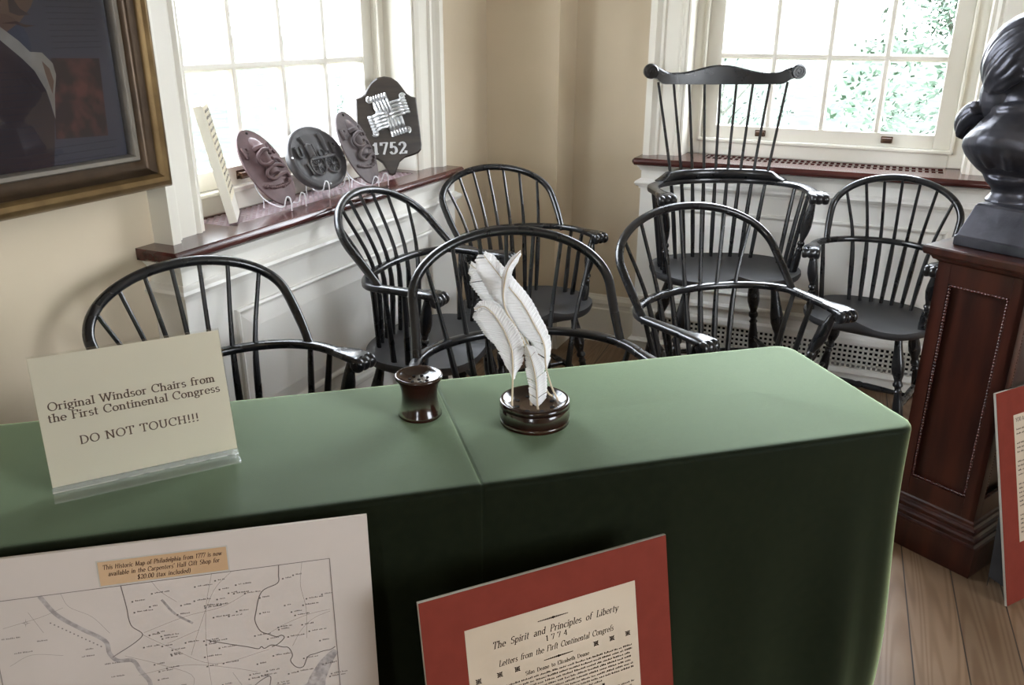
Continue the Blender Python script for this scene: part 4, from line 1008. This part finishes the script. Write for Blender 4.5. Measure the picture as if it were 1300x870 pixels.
# ------------------------------------------------------------------ things standing on the sill of the plaques
class Frame:
    """a leaning upright plane: x to the right seen from the room, y up along the lean, e off the face"""
    def __init__(s, base, yaw, lean):
        s.o = Vector(base); s.n = Vector((math.cos(yaw), math.sin(yaw), 0)); s.w = Vector((-s.n.y, s.n.x, 0))
        s.up = Vector((0, 0, math.cos(lean))) - s.n*math.sin(lean); s.f = s.n*math.cos(lean) + Vector((0, 0, math.sin(lean)))
    def __call__(s, x, y, e=0): return s.o + s.w*x + s.up*y + s.f*e
def plate_stand(F, wd, label):
    r = empty('plate_stand'); tag(r, label, 'plate stand', 'clear plate stands on the sill')
    z0 = ZS + .0022; h0 = F.o.z - z0
    for sx in (-1, 1):
        q = lambda f, z: Vector((F.o.x, F.o.y, z0)) + F.w*(sx*wd) + F.n*f + Vector((0, 0, z))
        pts = cat_rom([q(.034, 0), q(.034, .018 + h0), q(.030, .030 + h0), q(.020, .031 + h0), q(.014, .020 + h0), q(.004, h0 + .0005), q(-.030, .008 + h0*.5), q(-.066, .020 + h0), q(-.090, .060), q(-.097, .105)], 5)
        MB().tube(pts, .0021, 7).build('arm', M['rod'], r, smooth=True)
        MB().tube([q(-.066, .020 + h0), q(-.068, 0)], .0020, 7).build('back_leg', M['rod'], r, smooth=True)
    q = lambda s, f, z: Vector((F.o.x, F.o.y, z0)) + F.w*s + F.n*f + Vector((0, 0, z))
    MB().tube([q(-wd, -.030, .008 + h0*.5), q(wd, -.030, .008 + h0*.5)], .0018, 7).build('cross_bar', M['rod'], r, smooth=True)
    return r
def plaque_body(F, W, Hh, dome, thk, mat, name, label, rim=False):
    b = MB(); n = 56; cy = Hh/2; rings = []
    def ring(k, e): return [F(W/2*k*math.cos(2*PI*j/n), cy + Hh/2*k*math.sin(2*PI*j/n), e) for j in range(n)]
    rings.append(ring(.001, -thk)); rings.append(ring(.96, -thk)); rings.append(ring(1.0, -thk*.6)); rings.append(ring(1.0, -.002)); rings.append(ring(.985, .001))
    if rim: rings += [ring(.93, .0035), ring(.90, .003)]
    for k in (.88, .7, .5, .3, .12, .001): rings.append(ring(k, .001 + dome*(1 - (k/.88)**2)))
    b.loft(rings, True, False)
    o = b.build(name, mat, None, smooth=True, angle=50); return tag(o, label, 'plaque')
def hydrant_plaque(base, yaw, lean, W, Hh, mat, label):
    F = Frame(base, yaw, lean); dome = .012
    o = plaque_body(F, W, Hh, dome, .006, mat, 'oval_plaque', label)
    E = lambda x, y, e=0: F(x*W/2, y*Hh, e + .001 + dome*max(0, 1 - ((x/.88)**2 + ((y-.5)/.44)**2)))
    b = MB()   # hydrant column
    pr = [(.20,.38,.004),(.26,.39,.015),(.26,.44,.018),(.22,.46,.015),(.22,.69,.017),(.28,.70,.022),(.28,.74,.022),(.22,.76,.018),(.22,.80,.016),(.17,.85,.011),(.06,.88,.004)]
    rings = [[E(wd*math.cos(PI*k/10), y, h*math.sin(PI*k/10) - .001) for k in range(11)] for wd, y, h in pr]
    b.loft(rings, False, False); b.build('hydrant', mat, o, smooth=True)
    b = MB()
    hose = cat_rom([E(.10,.665,.021), E(-.16,.67,.022), E(-.40,.62,.012), E(-.44,.545,.010), E(-.26,.495,.013), E(.0,.505,.021)], 8); b.tube(hose, .0056, 10)
    hose = cat_rom([E(.16,.56,.013), E(.44,.55,.010), E(.62,.50,.007), E(.60,.46,.006)], 8); b.tube(hose, .0050, 10)
    hose = cat_rom([E(.66,.455,.006), E(.40,.475,.010), E(.02,.47,.013), E(-.34,.43,.010), E(-.42,.365,.008), E(-.20,.32,.009), E(.18,.355,.011), E(.52,.365,.009), E(.66,.325,.006), E(.56,.285,.006), E(.40,.285,.006)], 8); b.tube(hose, .0056, 10)
    b.build('hose', mat, o, smooth=True)
    b = MB(); lf = lambda X0, Y0: (lambda x, y, e: F(X0*W/2 + x, Y0*Hh + y, e + .003 + dome*max(0, 1 - ((X0/.8)**2 + ((Y0 + .05 - .5)/.44)**2))))
    text(b, 'F', lf(-.76, .635), .034, .028, thick=.22, thin=.14, depth=.007); b.build('letter', mat, o)
    b = MB(); text(b, 'A', lf(.34, .635), .034, .028, thick=.22, thin=.14, depth=.007); b.build('letter', mat, o)
    b = MB(); rnd = random.Random(int(W*1e4))
    for k in range(15):
        x = -.62 + 1.24*k/14; p = E(x, .275 - .045*(1-(x/.62)**2) + rnd.uniform(-.008, .008), .002); b.ell(p, (.007, .008, .006), 8, 6)
    b.build('ground_relief', mat, o, smooth=True)
    b = MB()
    for y in (.945, .055): b.lathe([(0, -.0005), (.0042, -.0005), (.0042, .0012), (0, .0013)], F(0, y*Hh, .003), 12, F.f)
    b.build('screw_hole', M['dark'], o)
    return F, o
F1, _ = hydrant_plaque((-1.664, 2.015, .9235), .04, .588, .181, .259, M['ironred'], 'red-brown cast oval plaque with hydrant and hose beside the thin white board')
plate_stand(F1, .036, 'clear plate stand under the red-brown oval plaque next to the white board')
F3, _ = hydrant_plaque((-1.629, 2.428, .9235), .117, .445, .186, .264, M['ironbrown'], 'grey-brown cast oval plaque with a hydrant and hose, overlapping the 1752 shield')
plate_stand(F3, .036, 'clear plate stand under the grey-brown oval plaque next to the 1752 shield')
def engine_plaque():
    W, Hh = .241, .216; F = Frame((-1.672, 2.243, .936), -.122, .487); mat = M['iron']
    o = plaque_body(F, W, Hh, .006, .026, mat, 'round_plaque', 'dark grey round plaque with a fire engine between the two oval plaques', True)
    Q = lambda x, y, e=0: F(x*W/2, y*Hh, e + .005)
    for cx in (-.20, .34):
        b = MB(); n = 28; rr = .031; pts = [Q(cx, .36) + F.w*(rr*math.cos(2*PI*k/n)) + F.up*(rr*math.sin(2*PI*k/n)) + F.f*.005 for k in range(n)]
        b.tube(pts + pts[:1], .0032, 7, False)
        for k in range(10): a = 2*PI*k/10; b.tube([Q(cx, .36) + F.f*.005, Q(cx, .36) + F.w*(rr*math.cos(a)) + F.up*(rr*math.sin(a)) + F.f*.004], .0017, 5)
        b.lathe([(.0,0),(.006,0),(.006,.008),(0,.009)], Q(cx, .36), 12, F.f)
        b.build('wheel', mat, o, smooth=True)
    b = MB()
    b.tube([Q(-.42,.84,.003), Q(-.34,.70,.004)], .0036, 8); b.tube([Q(-.36,.70,.005), Q(-.30,.68,.005), Q(-.28,.50,.005)], [.006,.0125,.0125], 12); b.tube([Q(-.12,.70,.004), Q(-.10,.50,.004)], .0042, 8)
    b.tube([Q(.28,.86,.003), Q(.30,.80,.004), Q(.32,.56,.004)], [.006,.008,.0065], 10); b.tube([Q(.40,.70,.003), Q(.40,.52,.003)], .003, 8)
    c = Q(.10,.545,.004); n = 20; pts = [c + F.w*(.0125*math.cos(2*PI*k/n)) + F.up*(.0125*math.sin(2*PI*k/n)) for k in range(n + 1)]; b.tube(pts, .003, 6, False)
    b.tube([Q(-.36,.47,.004), Q(.56,.48,.004)], .0052, 8); b.tube([Q(-.56,.42,.003), Q(-.48,.24,.003)], .0042, 8); b.tube([Q(.56,.48,.004), Q(.66,.36,.004)], .0042, 8); b.tube([Q(.02,.30,.003), Q(.16,.29,.003)], .0045, 8)
    b.build('engine', mat, o, smooth=True)
    b = MB(); lf = lambda X0, Y0: (lambda x, y, e: F(X0*W/2 + x, Y0*Hh + y, e + .004))
    text(b, 'U', lf(-.76, .52), .036, .030, thick=.2, thin=.13, depth=.007); b.build('letter', mat, o)
    b = MB(); text(b, 'F', lf(.52, .52), .036, .026, thick=.2, thin=.13, depth=.007); b.build('letter', mat, o)
    b = MB()
    for x, y in ((-.93, .55), (.93, .45), (0, .07)): b.lathe([(0, -.001), (.0035, -.001), (.0035, .003), (0, .004)], F(x*W/2, y*Hh, .002), 10, F.f)
    b.build('screw', M['pewter'], o)
    plate_stand(F, .048, 'clear plate stand under the dark grey round plaque')
engine_plaque()
def shield():
    F = Frame((-1.672, 2.612, .921), -.831, .241); k = .985
    half = [(.0,.0),(.010,.004),(.016,.018),(.028,.040),(.046,.053),(.075,.060),(.094,.066),(.104,.076),(.107,.092),(.106,.13),(.1035,.18),(.100,.236),(.084,.240),(.070,.249),(.058,.266),(.044,.284),(.024,.297),(.0,.301)]
    sx, sy = 1.114*k, 1.19*k
    poly = [(x*sx, y*sy) for x, y in half] + [(-x*sx, y*sy) for x, y in half[::-1][1:-1]]
    b = MB(); n = len(poly); t = .020
    cen = (0, .16*sy); ins = lambda q, a: (cen[0] + (q[0]-cen[0])*a, cen[1] + (q[1]-cen[1])*a)
    b.loft([[F(*q, -t) for q in poly], [F(*q, -.004) for q in poly], [F(*ins(q, .965), 0) for q in poly]])
    o = b.build('shield_plaque', M['shield'], None, bevel=0); tag(o, 'dark shield-shaped wooden plaque with four clasped silver hands and the year 1752', 'plaque')
    b = MB(); cx, cy = .004, .216
    for i in range(4):
        a = R(90*i + 16); ca, sa = math.cos(a), math.sin(a); T = lambda x, y, e=0: F(cx + 1.08*(ca*x - sa*y), cy + 1.08*(sa*x + ca*y), e)
        # fist: back of the hand across the next wrist, fingers as ribs
        rings = []
        for tt, wd, hh in ((-.030,.022,.006),(-.012,.027,.011),(.008,.029,.014),(.020,.026,.012),(.026,.014,.006)):
            rings.append([T(-.012 + wd*math.cos(PI*k/8), .030 + tt, hh*math.sin(PI*k/8) - .001) for k in range(9)])
        b.loft(rings, False, False)
        for f in range(5):
            x = -.034 + .0112*f; b.tube(cat_rom([T(x, .004, .007), T(x, .020, .0155), T(x, .040, .0150), T(x, .052, .005)], 4), [.0056]*13, 7)
        # ruffled cuff with a scroll
        for f in range(6):
            x = -.038 + .0096*f; b.tube([T(x, .054, .004), T(x - .001, .062, .007), T(x + .002, .071, .004)], [.0056,.0064,.0050], 7)
        sc_ = []
        for q in range(24): an = 2*PI*1.4*q/23; rad = .0105*(1 - q/34); sc_.append(T(-.044 - rad*math.sin(an), .064 + rad*math.cos(an), .005))
        b.tube(sc_, .0036, 6)
    b.build('clasped_hands', M['pewter'], o, smooth=True)
    b = MB(); text(b, '1752', lambda x, y, e: F(-.064 + x, .078 + y, e - .0005), .040, .122, track=.12, thick=.20, thin=.09, serif=.3, depth=.004)
    b.build('lettering', M['pewter'], o)
shield()
F = Frame((-1.664, 1.771, ZS + .0035), R(39), .18); n_ = F.n
b = MB(); b.prism([(0,0),(.145,0),(.145,.322),(0,.322)], lambda x, y: F(x, y, -.013), lambda x, y: F(x, y, .011))
o = b.build('sign_board', M['trim'], None, bevel=.002); tag(o, 'thin white board leaning at the near end of the plaque sill, seen almost edge-on', 'sign')
b = MB(); b.prism([(.004,.06),(.141,.06),(.141,.316),(.004,.316)], lambda x, y: F(x, y, .011), lambda x, y: F(x, y, .0125)); b.build('face', M['cream'], o)
b = MB(); rnd = random.Random(2); y = .300
while y > .07: dashes(b, lambda xx, yy, e: F(xx, y + yy, .0131), .008, .138, 0, .011, rnd); y -= .017
b.build('lettering', M['ink'], o, fix=False)

# ------------------------------------------------------------------ framed portrait on the wall
def portrait():
    y0, y1, z0, z1 = .66, 1.517, 1.064, 2.02; xb = XL + .0005
    r = empty('framed_portrait', (0, 0, 0)); tag(r, 'dark glazed portrait print in a wide gilt frame on the plaster wall', 'picture')
    def sweep(prof, name, mat):
        b = MB(); rings = []
        for (y, z, sy, sz) in ((y0, z0, 1, 1), (y1, z0, -1, 1), (y1, z1, -1, -1), (y0, z1, 1, -1), (y0, z0, 1, 1)):
            rings.append([(xb + e, y + sy*a, z + sz*a) for a, e in prof])
        b.loft(rings, True, False); return b.build(name, mat, r, smooth=True, angle=35)
    sweep([(0,0),(0,.080),(.003,.094),(.010,.104),(.020,.108),(.030,.105),(.036,.097),(.038,.09),(.038,0)], 'outer_bead', M['gold'])
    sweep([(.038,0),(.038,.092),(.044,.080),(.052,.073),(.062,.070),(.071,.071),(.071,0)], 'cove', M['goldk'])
    sweep([(.071,0),(.071,.078),(.074,.081),(.082,.079),(.085,.074),(.086,.066),(.086,0)], 'fillet', M['silverfil'])
    MB().box((xb, y0 + .08, z0 + .08), (xb + .055, y1 - .08, z1 - .08)).build('print_ground', M['p_bg'], r)
    k = 1.64/1.60; Tq = lambda y, z, e: (xb + .055 + e, y*k, H - (H - z)*k)
    def shape(name, pts, e, mat, rough=0):
        b = MB(); b.poly([Tq(y, z, e) for y, z in pts]); return b.build(name, mat, r, fix=False)
    shape('sheet', [(.78,1.62),(1.415,1.60),(1.411,1.484),(1.394,1.135),(.78,1.135)], .0004, M['p_sheet'])  # sheet, inset and text lines: board mirrored in the glazing, painted on flat
    shape('coat', [(.80,1.42),(1.14,1.415),(1.181,1.37),(1.202,1.347),(1.22,1.308),(1.228,1.253),(1.215,1.191),(1.20,1.135),(.80,1.135)], .0008, M['p_coat'])
    shape('inset_print', [(1.244,1.37),(1.361,1.366),(1.352,1.204),(1.222,1.21)], .0010, M['p_red'])
    hd_ = [(1.0 + .245*math.cos(a), 1.53 + .145*math.sin(a)) for a in [2*PI*q/28 for q in range(28)]]
    shape('face', [(max(.86, y), z) for y, z in hd_], .0012, M['p_face'])
    shape('hair', [(.82,1.42),(.90,1.40),(.92,1.52),(.96,1.62),(1.06,1.66),(1.18,1.64),(1.16,1.70),(1.0,1.72),(.86,1.68),(.80,1.55)], .0014, M['p_coat'])
    shape('mouth', cat_list([(1.150,1.436),(1.183,1.440),(1.198,1.434),(1.222,1.432),(1.20,1.4285),(1.18,1.4345)]), .0016, M['p_mouth'])
    shape('nose', [(1.175,1.50),(1.195,1.463),(1.215,1.452),(1.19,1.450),(1.172,1.456)], .0016, M['p_coat'])
    shape('eye', [(1.10,1.525),(1.125,1.535),(1.15,1.527),(1.125,1.52)], .0016, M['p_mouth']); shape('eye', [(1.195,1.525),(1.21,1.533),(1.225,1.525),(1.21,1.519)], .0016, M['p_mouth'])
    shape('cravat', [(1.10,1.445),(1.145,1.431),(1.18,1.404),(1.2,1.383),(1.226,1.381),(1.246,1.36),(1.249,1.337),(1.238,1.299),(1.229,1.250),(1.225,1.281),(1.22,1.308),(1.202,1.347),(1.181,1.37),(1.14,1.407),(1.09,1.43)], .0014, M['p_crav'])
    shape('cravat_fold', [(1.222,1.365),(1.236,1.350),(1.241,1.325),(1.233,1.30),(1.229,1.318),(1.225,1.34)], .0018, M['p_face'])
    b = MB(); rnd = random.Random(5)
    def lines(ya, yb, za, zb, n):
        for q in range(n):
            z = za + (zb - za)*q/(n - 1); dashes(b, lambda xx, yy, e: Tq(xx, z + yy, .0020), ya, yb - rnd.random()*.01, 0, .0035, rnd, 1.6)
    lines(1.252, 1.372, 1.478, 1.388, 9); lines(.95, 1.205, 1.345, 1.16, 15); lines(1.20, 1.372, 1.192, 1.148, 4)
    b.build('text_lines', M['p_line'], r, fix=False)
    b = MB(); x = xb + .061; b.poly([(x, y0+.082, z0+.082), (x, y1-.082, z0+.082), (x, y1-.082, z1-.082), (x, y0+.082, z1-.082)]); b.build('glazing', M['picglass'], r, fix=False)
def cat_list(p): return p
portrait()

# ------------------------------------------------------------------ pedestal and bronze bust
PED = (.3025, 2.5026); PR = R(-29)
def pedestal():
    r = empty('pedestal', (PED[0], PED[1], 0), PR); tag(r, 'dark mahogany pedestal with rope-beaded panels carrying the bronze bust', 'pedestal')
    m = M['panel']; a, c = .115, .130
    def ring(o, z): return [(-a-o, -c-o, z), (a+o, -c-o, z), (a+o, c+o, z), (-a-o, c+o, z)]
    b = MB(); b.loft([ring(o, z) for o, z in ((.030,0),(.030,.088),(.028,.094),(.020,.098),(.022,.104),(.024,.112),(.020,.118),(.012,.121),(.014,.128),(.015,.134),(.011,.140),(.004,.143),(.004,.152),(0,.156))]); b.build('plinth', m, r, bevel=.0015)
    b = MB(); b.box((-a + .014, -c + .014, .15), (a - .014, c - .014, .862)); b.build('core', m, r)
    z0, z1 = .150, .862; st = .036; pz0, pz1 = .215, .795
    for nm, M4, hw in (('front', Matrix.Identity(4), a), ('back', Matrix.Rotation(PI, 4, 'Z'), a), ('side', Matrix.Rotation(PI/2, 4, 'Z'), c), ('side', Matrix.Rotation(-PI/2, 4, 'Z'), c)):
        off = c if hw == a else a
        b = MB(); y0, y1 = -off, -off + .015
        for q in ((-hw, -hw + st), (hw - st, hw)): b.box((q[0], y0, z0), (q[1], y1, z1), M4)
        b.box((-hw + st, y0 + .0006, z0), (hw - st, y1, pz0), M4); b.box((-hw + st, y0 + .0006, pz1), (hw - st, y1, z1), M4)
        b.build('panel_frame', m, r, bevel=.0012)
        b = MB(); x0, x1 = -hw + st + .004, hw - st - .004
        for p, q in (((x0, pz0+.004), (x1, pz0+.004)), ((x1, pz0+.004), (x1, pz1-.004)), ((x1, pz1-.004), (x0, pz1-.004)), ((x0, pz1-.004), (x0, pz0+.004))):
            L_ = math.hypot(q[0]-p[0], q[1]-p[1]); n = int(L_/.0022)
            pts = [M4 @ Vector((p[0] + (q[0]-p[0])*k/n, y0 + .0050, p[1] + (q[1]-p[1])*k/n)) for k in range(n + 1)]
            b.tube(pts, [.0038 + .0014*math.sin(k*PI/2.0) for k in range(n + 1)], 8)
        b.build('rope_bead', M['mahog'], r, smooth=True, angle=80)
    b = MB(); b.loft([ring(o, z) for o, z in ((0,.850),(.006,.856),(.012,.858),(.016,.866),(.018,.868),(.030,.872),(.032,.876),(.032,.890),(.029,.895))]); b.build('top', m, r, bevel=.0012)
pedestal()
def bust():
    r = empty('bust', (PED[0], PED[1], .8955), R(-119)); tag(r, 'bronze portrait bust with tied-back hair on the mahogany pedestal', 'bust')
    m = M['bronze']
    # square socle, its sides parallel to the pedestal
    b = MB()
    sq = lambda h, z: [(-h*1.06, -h, z), (h*1.06, -h, z), (h*1.06, h, z), (-h*1.06, h, z)]
    b.loft([sq(.100, 0), sq(.100, .024), sq(.096, .028), sq(.074, .106), sq(.070, .112), sq(.058, .115)]); b.build('socle', m, r, bevel=.003)
    S = Vector((0, -.025, -.070)); v = lambda x, y, z: Vector((x, y, z)) + S
    b = MB(); b.lathe([(.050,.108),(.056,.116),(.048,.126),(.042,.138),(.046,.150),(.062,.164),(.070,.18)], (0,-.03,0), 28)
    # chest cut to a rounded form, neck, shoulders
    prof = [(.160,.046,.045),(.172,.050,.047),(.184,.066,.055),(.200,.092,.076),(.216,.110,.092),(.236,.128,.108),(.256,.138,.118),(.276,.138,.117),(.296,.126,.104),(.314,.104,.086),(.330,.080,.070),(.345,.066,.062)]
    b.loft([[Vector((rx*math.copysign(abs(math.cos(2*PI*q/36))**.8, math.cos(2*PI*q/36))*(1 + .02*math.sin(5*q + 30*z)), -.035 + ry*math.sin(2*PI*q/36), z + .010*math.cos(4*PI*q/36)*(1 if z > .18 else 0))) for q in range(36)] for z, rx, ry in prof])
    for k in range(6):
        a = -2.2 + .55*k; b.tube(cat_rom([(.060*math.cos(a), -.035 + .058*math.sin(a), .345), (.114*math.cos(a + .12), -.035 + .094*math.sin(a + .12), .296), (.126*math.cos(a + .26), -.035 + .106*math.sin(a + .26), .250), (.090*math.cos(a + .36), -.035 + .076*math.sin(a + .36), .206)], 6), [.009]*19, 8)
    b.tube([v(0,-.035,.33), v(0,-.02,.40), v(0,.0,.46)], [.075,.060,.062], 20)
    b.ell(v(0,.005,.515), (.074,.092,.112), 24, 18)       # skull and face mass
    b.ell(v(0,.048,.462), (.055,.050,.052), 20, 14)       # jaw
    b.ell(v(0,.085,.430), (.022,.020,.020), 14, 10)       # chin
    b.tube(cat_rom([v(0,.088,.535),v(0,.104,.510),v(0,.116,.490),v(0,.100,.482)], 4), [.009,.010,.011,.012,.012,.013,.014,.014,.014,.013,.012,.011,.010], 10)   # nose
    b.tube(cat_rom([v(-.052,.066,.548),v(-.028,.090,.556),v(0,.094,.552),v(.028,.090,.556),v(.052,.066,.548)], 4), .010, 10)  # brow
    b.tube(cat_rom([v(-.024,.088,.463),v(0,.100,.466),v(.024,.088,.463)], 4), .0065, 8); b.tube(cat_rom([v(-.021,.086,.451),v(0,.098,.450),v(.021,.086,.451)], 4), .0070, 8)  # lips
    for sx in (-1, 1):
        b.ell(v(sx*.030, .078, .526), (.014,.012,.010), 12, 8); b.ell(v(sx*.044, .062, .490), (.024,.024,.024), 12, 8)
        b.tube(cat_rom([v(sx*.074,-.002,.490),v(sx*.084,-.010,.512),v(sx*.082,-.020,.532),v(sx*.078,-.004,.538),v(sx*.078,.004,.515),v(sx*.074,-.002,.490)], 4), .007, 8)   # ear
        for k in range(4):      # folds of the coat below the neckcloth
            b.tube(cat_rom([v(sx*(.03+.020*k), -.085+.012*k, .385-.012*k), v(sx*(.055+.022*k), .01, .392-.020*k), v(sx*(.03+.020*k), .085-.010*k, .345-.014*k)], 6), [.010]*13, 8)
    for k in range(3):
        n = 24; b.tube([v(.066*math.cos(2*PI*q/n), -.014 + .064*math.sin(2*PI*q/n), .396 + .014*k + .012*math.sin(2*PI*q/n)) for q in range(n + 1)], .012, 8, False)
    o = b.build('figure', m, r, smooth=True)
    md = o.modifiers.new('remesh', 'REMESH'); md.mode = 'VOXEL'; md.voxel_size = .0042; md.use_smooth_shade = True
    md = o.modifiers.new('smooth', 'SMOOTH'); md.iterations = 5; md.factor = .5
    # hair: long waves swept back over the head to the nape and tied there
    b = MB(); rnd = random.Random(12); c = v(0, -.022, .530); rad = Vector((.082, .094, .108))
    b.ell(c, tuple(rad*.97), 24, 18); b.ell(v(0,-.066,.450), (.060,.058,.074), 20, 14)
    for k in range(54):
        a = -1.95 + 3.9*k/53; st_ = Vector((math.sin(a)*.95, .52 - .15*abs(a), math.cos(a)*.85 + .10)).normalized(); en = Vector((.22*math.sin(a), -.80, -.66)).normalized()
        om = math.acos(max(-1, min(1, st_.dot(en)))); P_ = []; ph = rnd.uniform(0, 6.28); up = rnd.uniform(.99, 1.07)
        perp = st_.cross(en).normalized()
        for t in range(9):
            u = t/8; d = (st_*math.sin((1-u)*om) + en*math.sin(u*om))/math.sin(om); d = d + perp*(.055*math.sin(7*u + ph)*math.sin(PI*u))
            P_.append(c + Vector((rad.x*d.x, rad.y*d.y, rad.z*d.z))*(up + .02*math.sin(9*u + ph)))
        b.tube(cat_rom(P_, 4), [.0088 + .003*math.sin(PI*q/32) for q in range(33)], 7)
    b.tube(cat_rom([v(0,-.085,.435),v(0,-.112,.412),v(0,-.138,.392),v(0,-.156,.366),v(0,-.150,.335)], 5), [.030,.030,.026,.022,.020,.022,.026,.030,.032,.033,.033,.032,.031,.029,.027,.024,.022,.020,.017,.014,.011], 12)
    for k in range(9):
        a = 2*PI*k/9; b.tube(cat_rom([v(.016*math.cos(a), -.095 + .010*math.sin(a), .425 + .012*math.sin(a)), v(.028*math.cos(a), -.140, .385 + .026*math.sin(a)), v(.014*math.cos(a), -.158, .345 + .012*math.sin(a))], 6), [.010]*13, 7)
    b.tube(cat_rom([v(-.050,-.118,.425),v(-.022,-.112,.412),v(0,-.116,.408),v(.022,-.112,.412),v(.050,-.118,.425)], 5), [.012,.014,.016,.017,.016,.014,.012,.011,.011,.011,.011,.011,.011,.012,.014,.016,.017,.016,.014,.012,.010], 8)
    o = b.build('hair', m, r, smooth=True)
    md = o.modifiers.new('remesh', 'REMESH'); md.mode = 'VOXEL'; md.voxel_size = .0032; md.use_smooth_shade = True
    md = o.modifiers.new('smooth', 'SMOOTH'); md.iterations = 2; md.factor = .5
bust()

# ------------------------------------------------------------------ outside the windows
GZ = -1.35
b = MB(); b.box((-180, -60, GZ - .2), (150, 200, GZ)); struct(b.build('ground', M['lawn']))
def tree(name, label, x, y, h, rad, zc, mat, n, seed, trunk=.09):
    rnd = random.Random(seed); r = empty(name, (x, y, GZ)); tag(r, label, 'tree', 'trees and bushes outside the windows')
    b = MB(); b.tube(cat_rom([(0,0,0), (.06,.02,h*.3), (-.04,.05,h*.6), (0,0,h*.9)], 5), [trunk*(1 - .8*k/15) for k in range(16)], 9)
    for k in range(9):
        a = rnd.uniform(0, 2*PI); z = rnd.uniform(.25, .75)*h; b.tube([(0,0,z), (rad*.35*math.cos(a), rad*.35*math.sin(a), z + .18*h), (rad*.7*math.cos(a), rad*.7*math.sin(a), z + .25*h)], [trunk*.4, trunk*.25, trunk*.1], 6)
    b.build('trunk', M['bark'], r, smooth=True)
    b = MB(); cl = [(rnd.gauss(0, .45)*rad, rnd.gauss(0, .45)*rad, zc + rnd.gauss(0, .38)*h*.5, rnd.uniform(.25, .5)*rad) for _ in range(26)]
    for k in range(n):
        c = rnd.choice(cl); d = Vector((rnd.gauss(0,1), rnd.gauss(0,1), rnd.gauss(0,1))).normalized(); p = Vector(c[:3]) + d*c[3]*rnd.uniform(.6, 1.0)
        if p.z < .15: p.z = .15 + rnd.random()*.3
        u = Vector((rnd.gauss(0,1), rnd.gauss(0,1), rnd.gauss(0,.5))).normalized(); v_ = u.orthogonal().normalized(); v_ = (v_ + d*.4).normalized(); s = rnd.uniform(.02, .05)
        b.poly([p - u*s, p + v_*s*.45, p + u*s, p - v_*s*.45])
    b.build('foliage', mat, r, fix=False)
tree('leafy_tree', 'mid-green leafy tree close behind the panes above the bust pedestal', .55, 9.0, 4.6, 1.15, 2.9, M['leafd'], 9000, 1)
tree('leafy_tree', 'pale green tree far off on the lawn beyond the comb-back crest rail', -5.5, 17.0, 5.0, 1.7, 2.6, M['leafl'], 9000, 2)
tree('leafy_bush', 'pale bush behind the middle panes above the radiator grille', -2.4, 12.5, 2.4, 1.0, 1.1, M['leafl'], 3000, 3, .05)
tree('leafy_bush', 'pale bush on the lawn beyond the window of the plaques', -8.5, 12.6, 2.2, 1.2, 1.0, M['leafl'], 3000, 4, .05)
r = empty('stone_pillar', (-6.2, 8.1, GZ)); tag(r, 'pale round stone pillar on a square base outside the plaque window', 'pillar')
MB().box((-.55, -.55, 0), (.55, .55, 1.15)).build('base', M['stone'], r, bevel=.03)
MB().lathe([(.30,1.15),(.34,1.17),(.34,1.24),(.27,1.28),(.25,1.4),(.24,4.4),(.3,4.5)], n=32).build('shaft', M['stone'], r, smooth=True, angle=40)

# ------------------------------------------------------------------ repeats share a group
for pre, g in (('oval_plaque', 'oval plaques on the sill'), ('display_board', 'red matted display boards'), ('radiator_cover', 'radiator covers under the windows')):
    for o in C.objects:
        if o.parent is None and o.name.split('.')[0] == pre: o['group'] = g
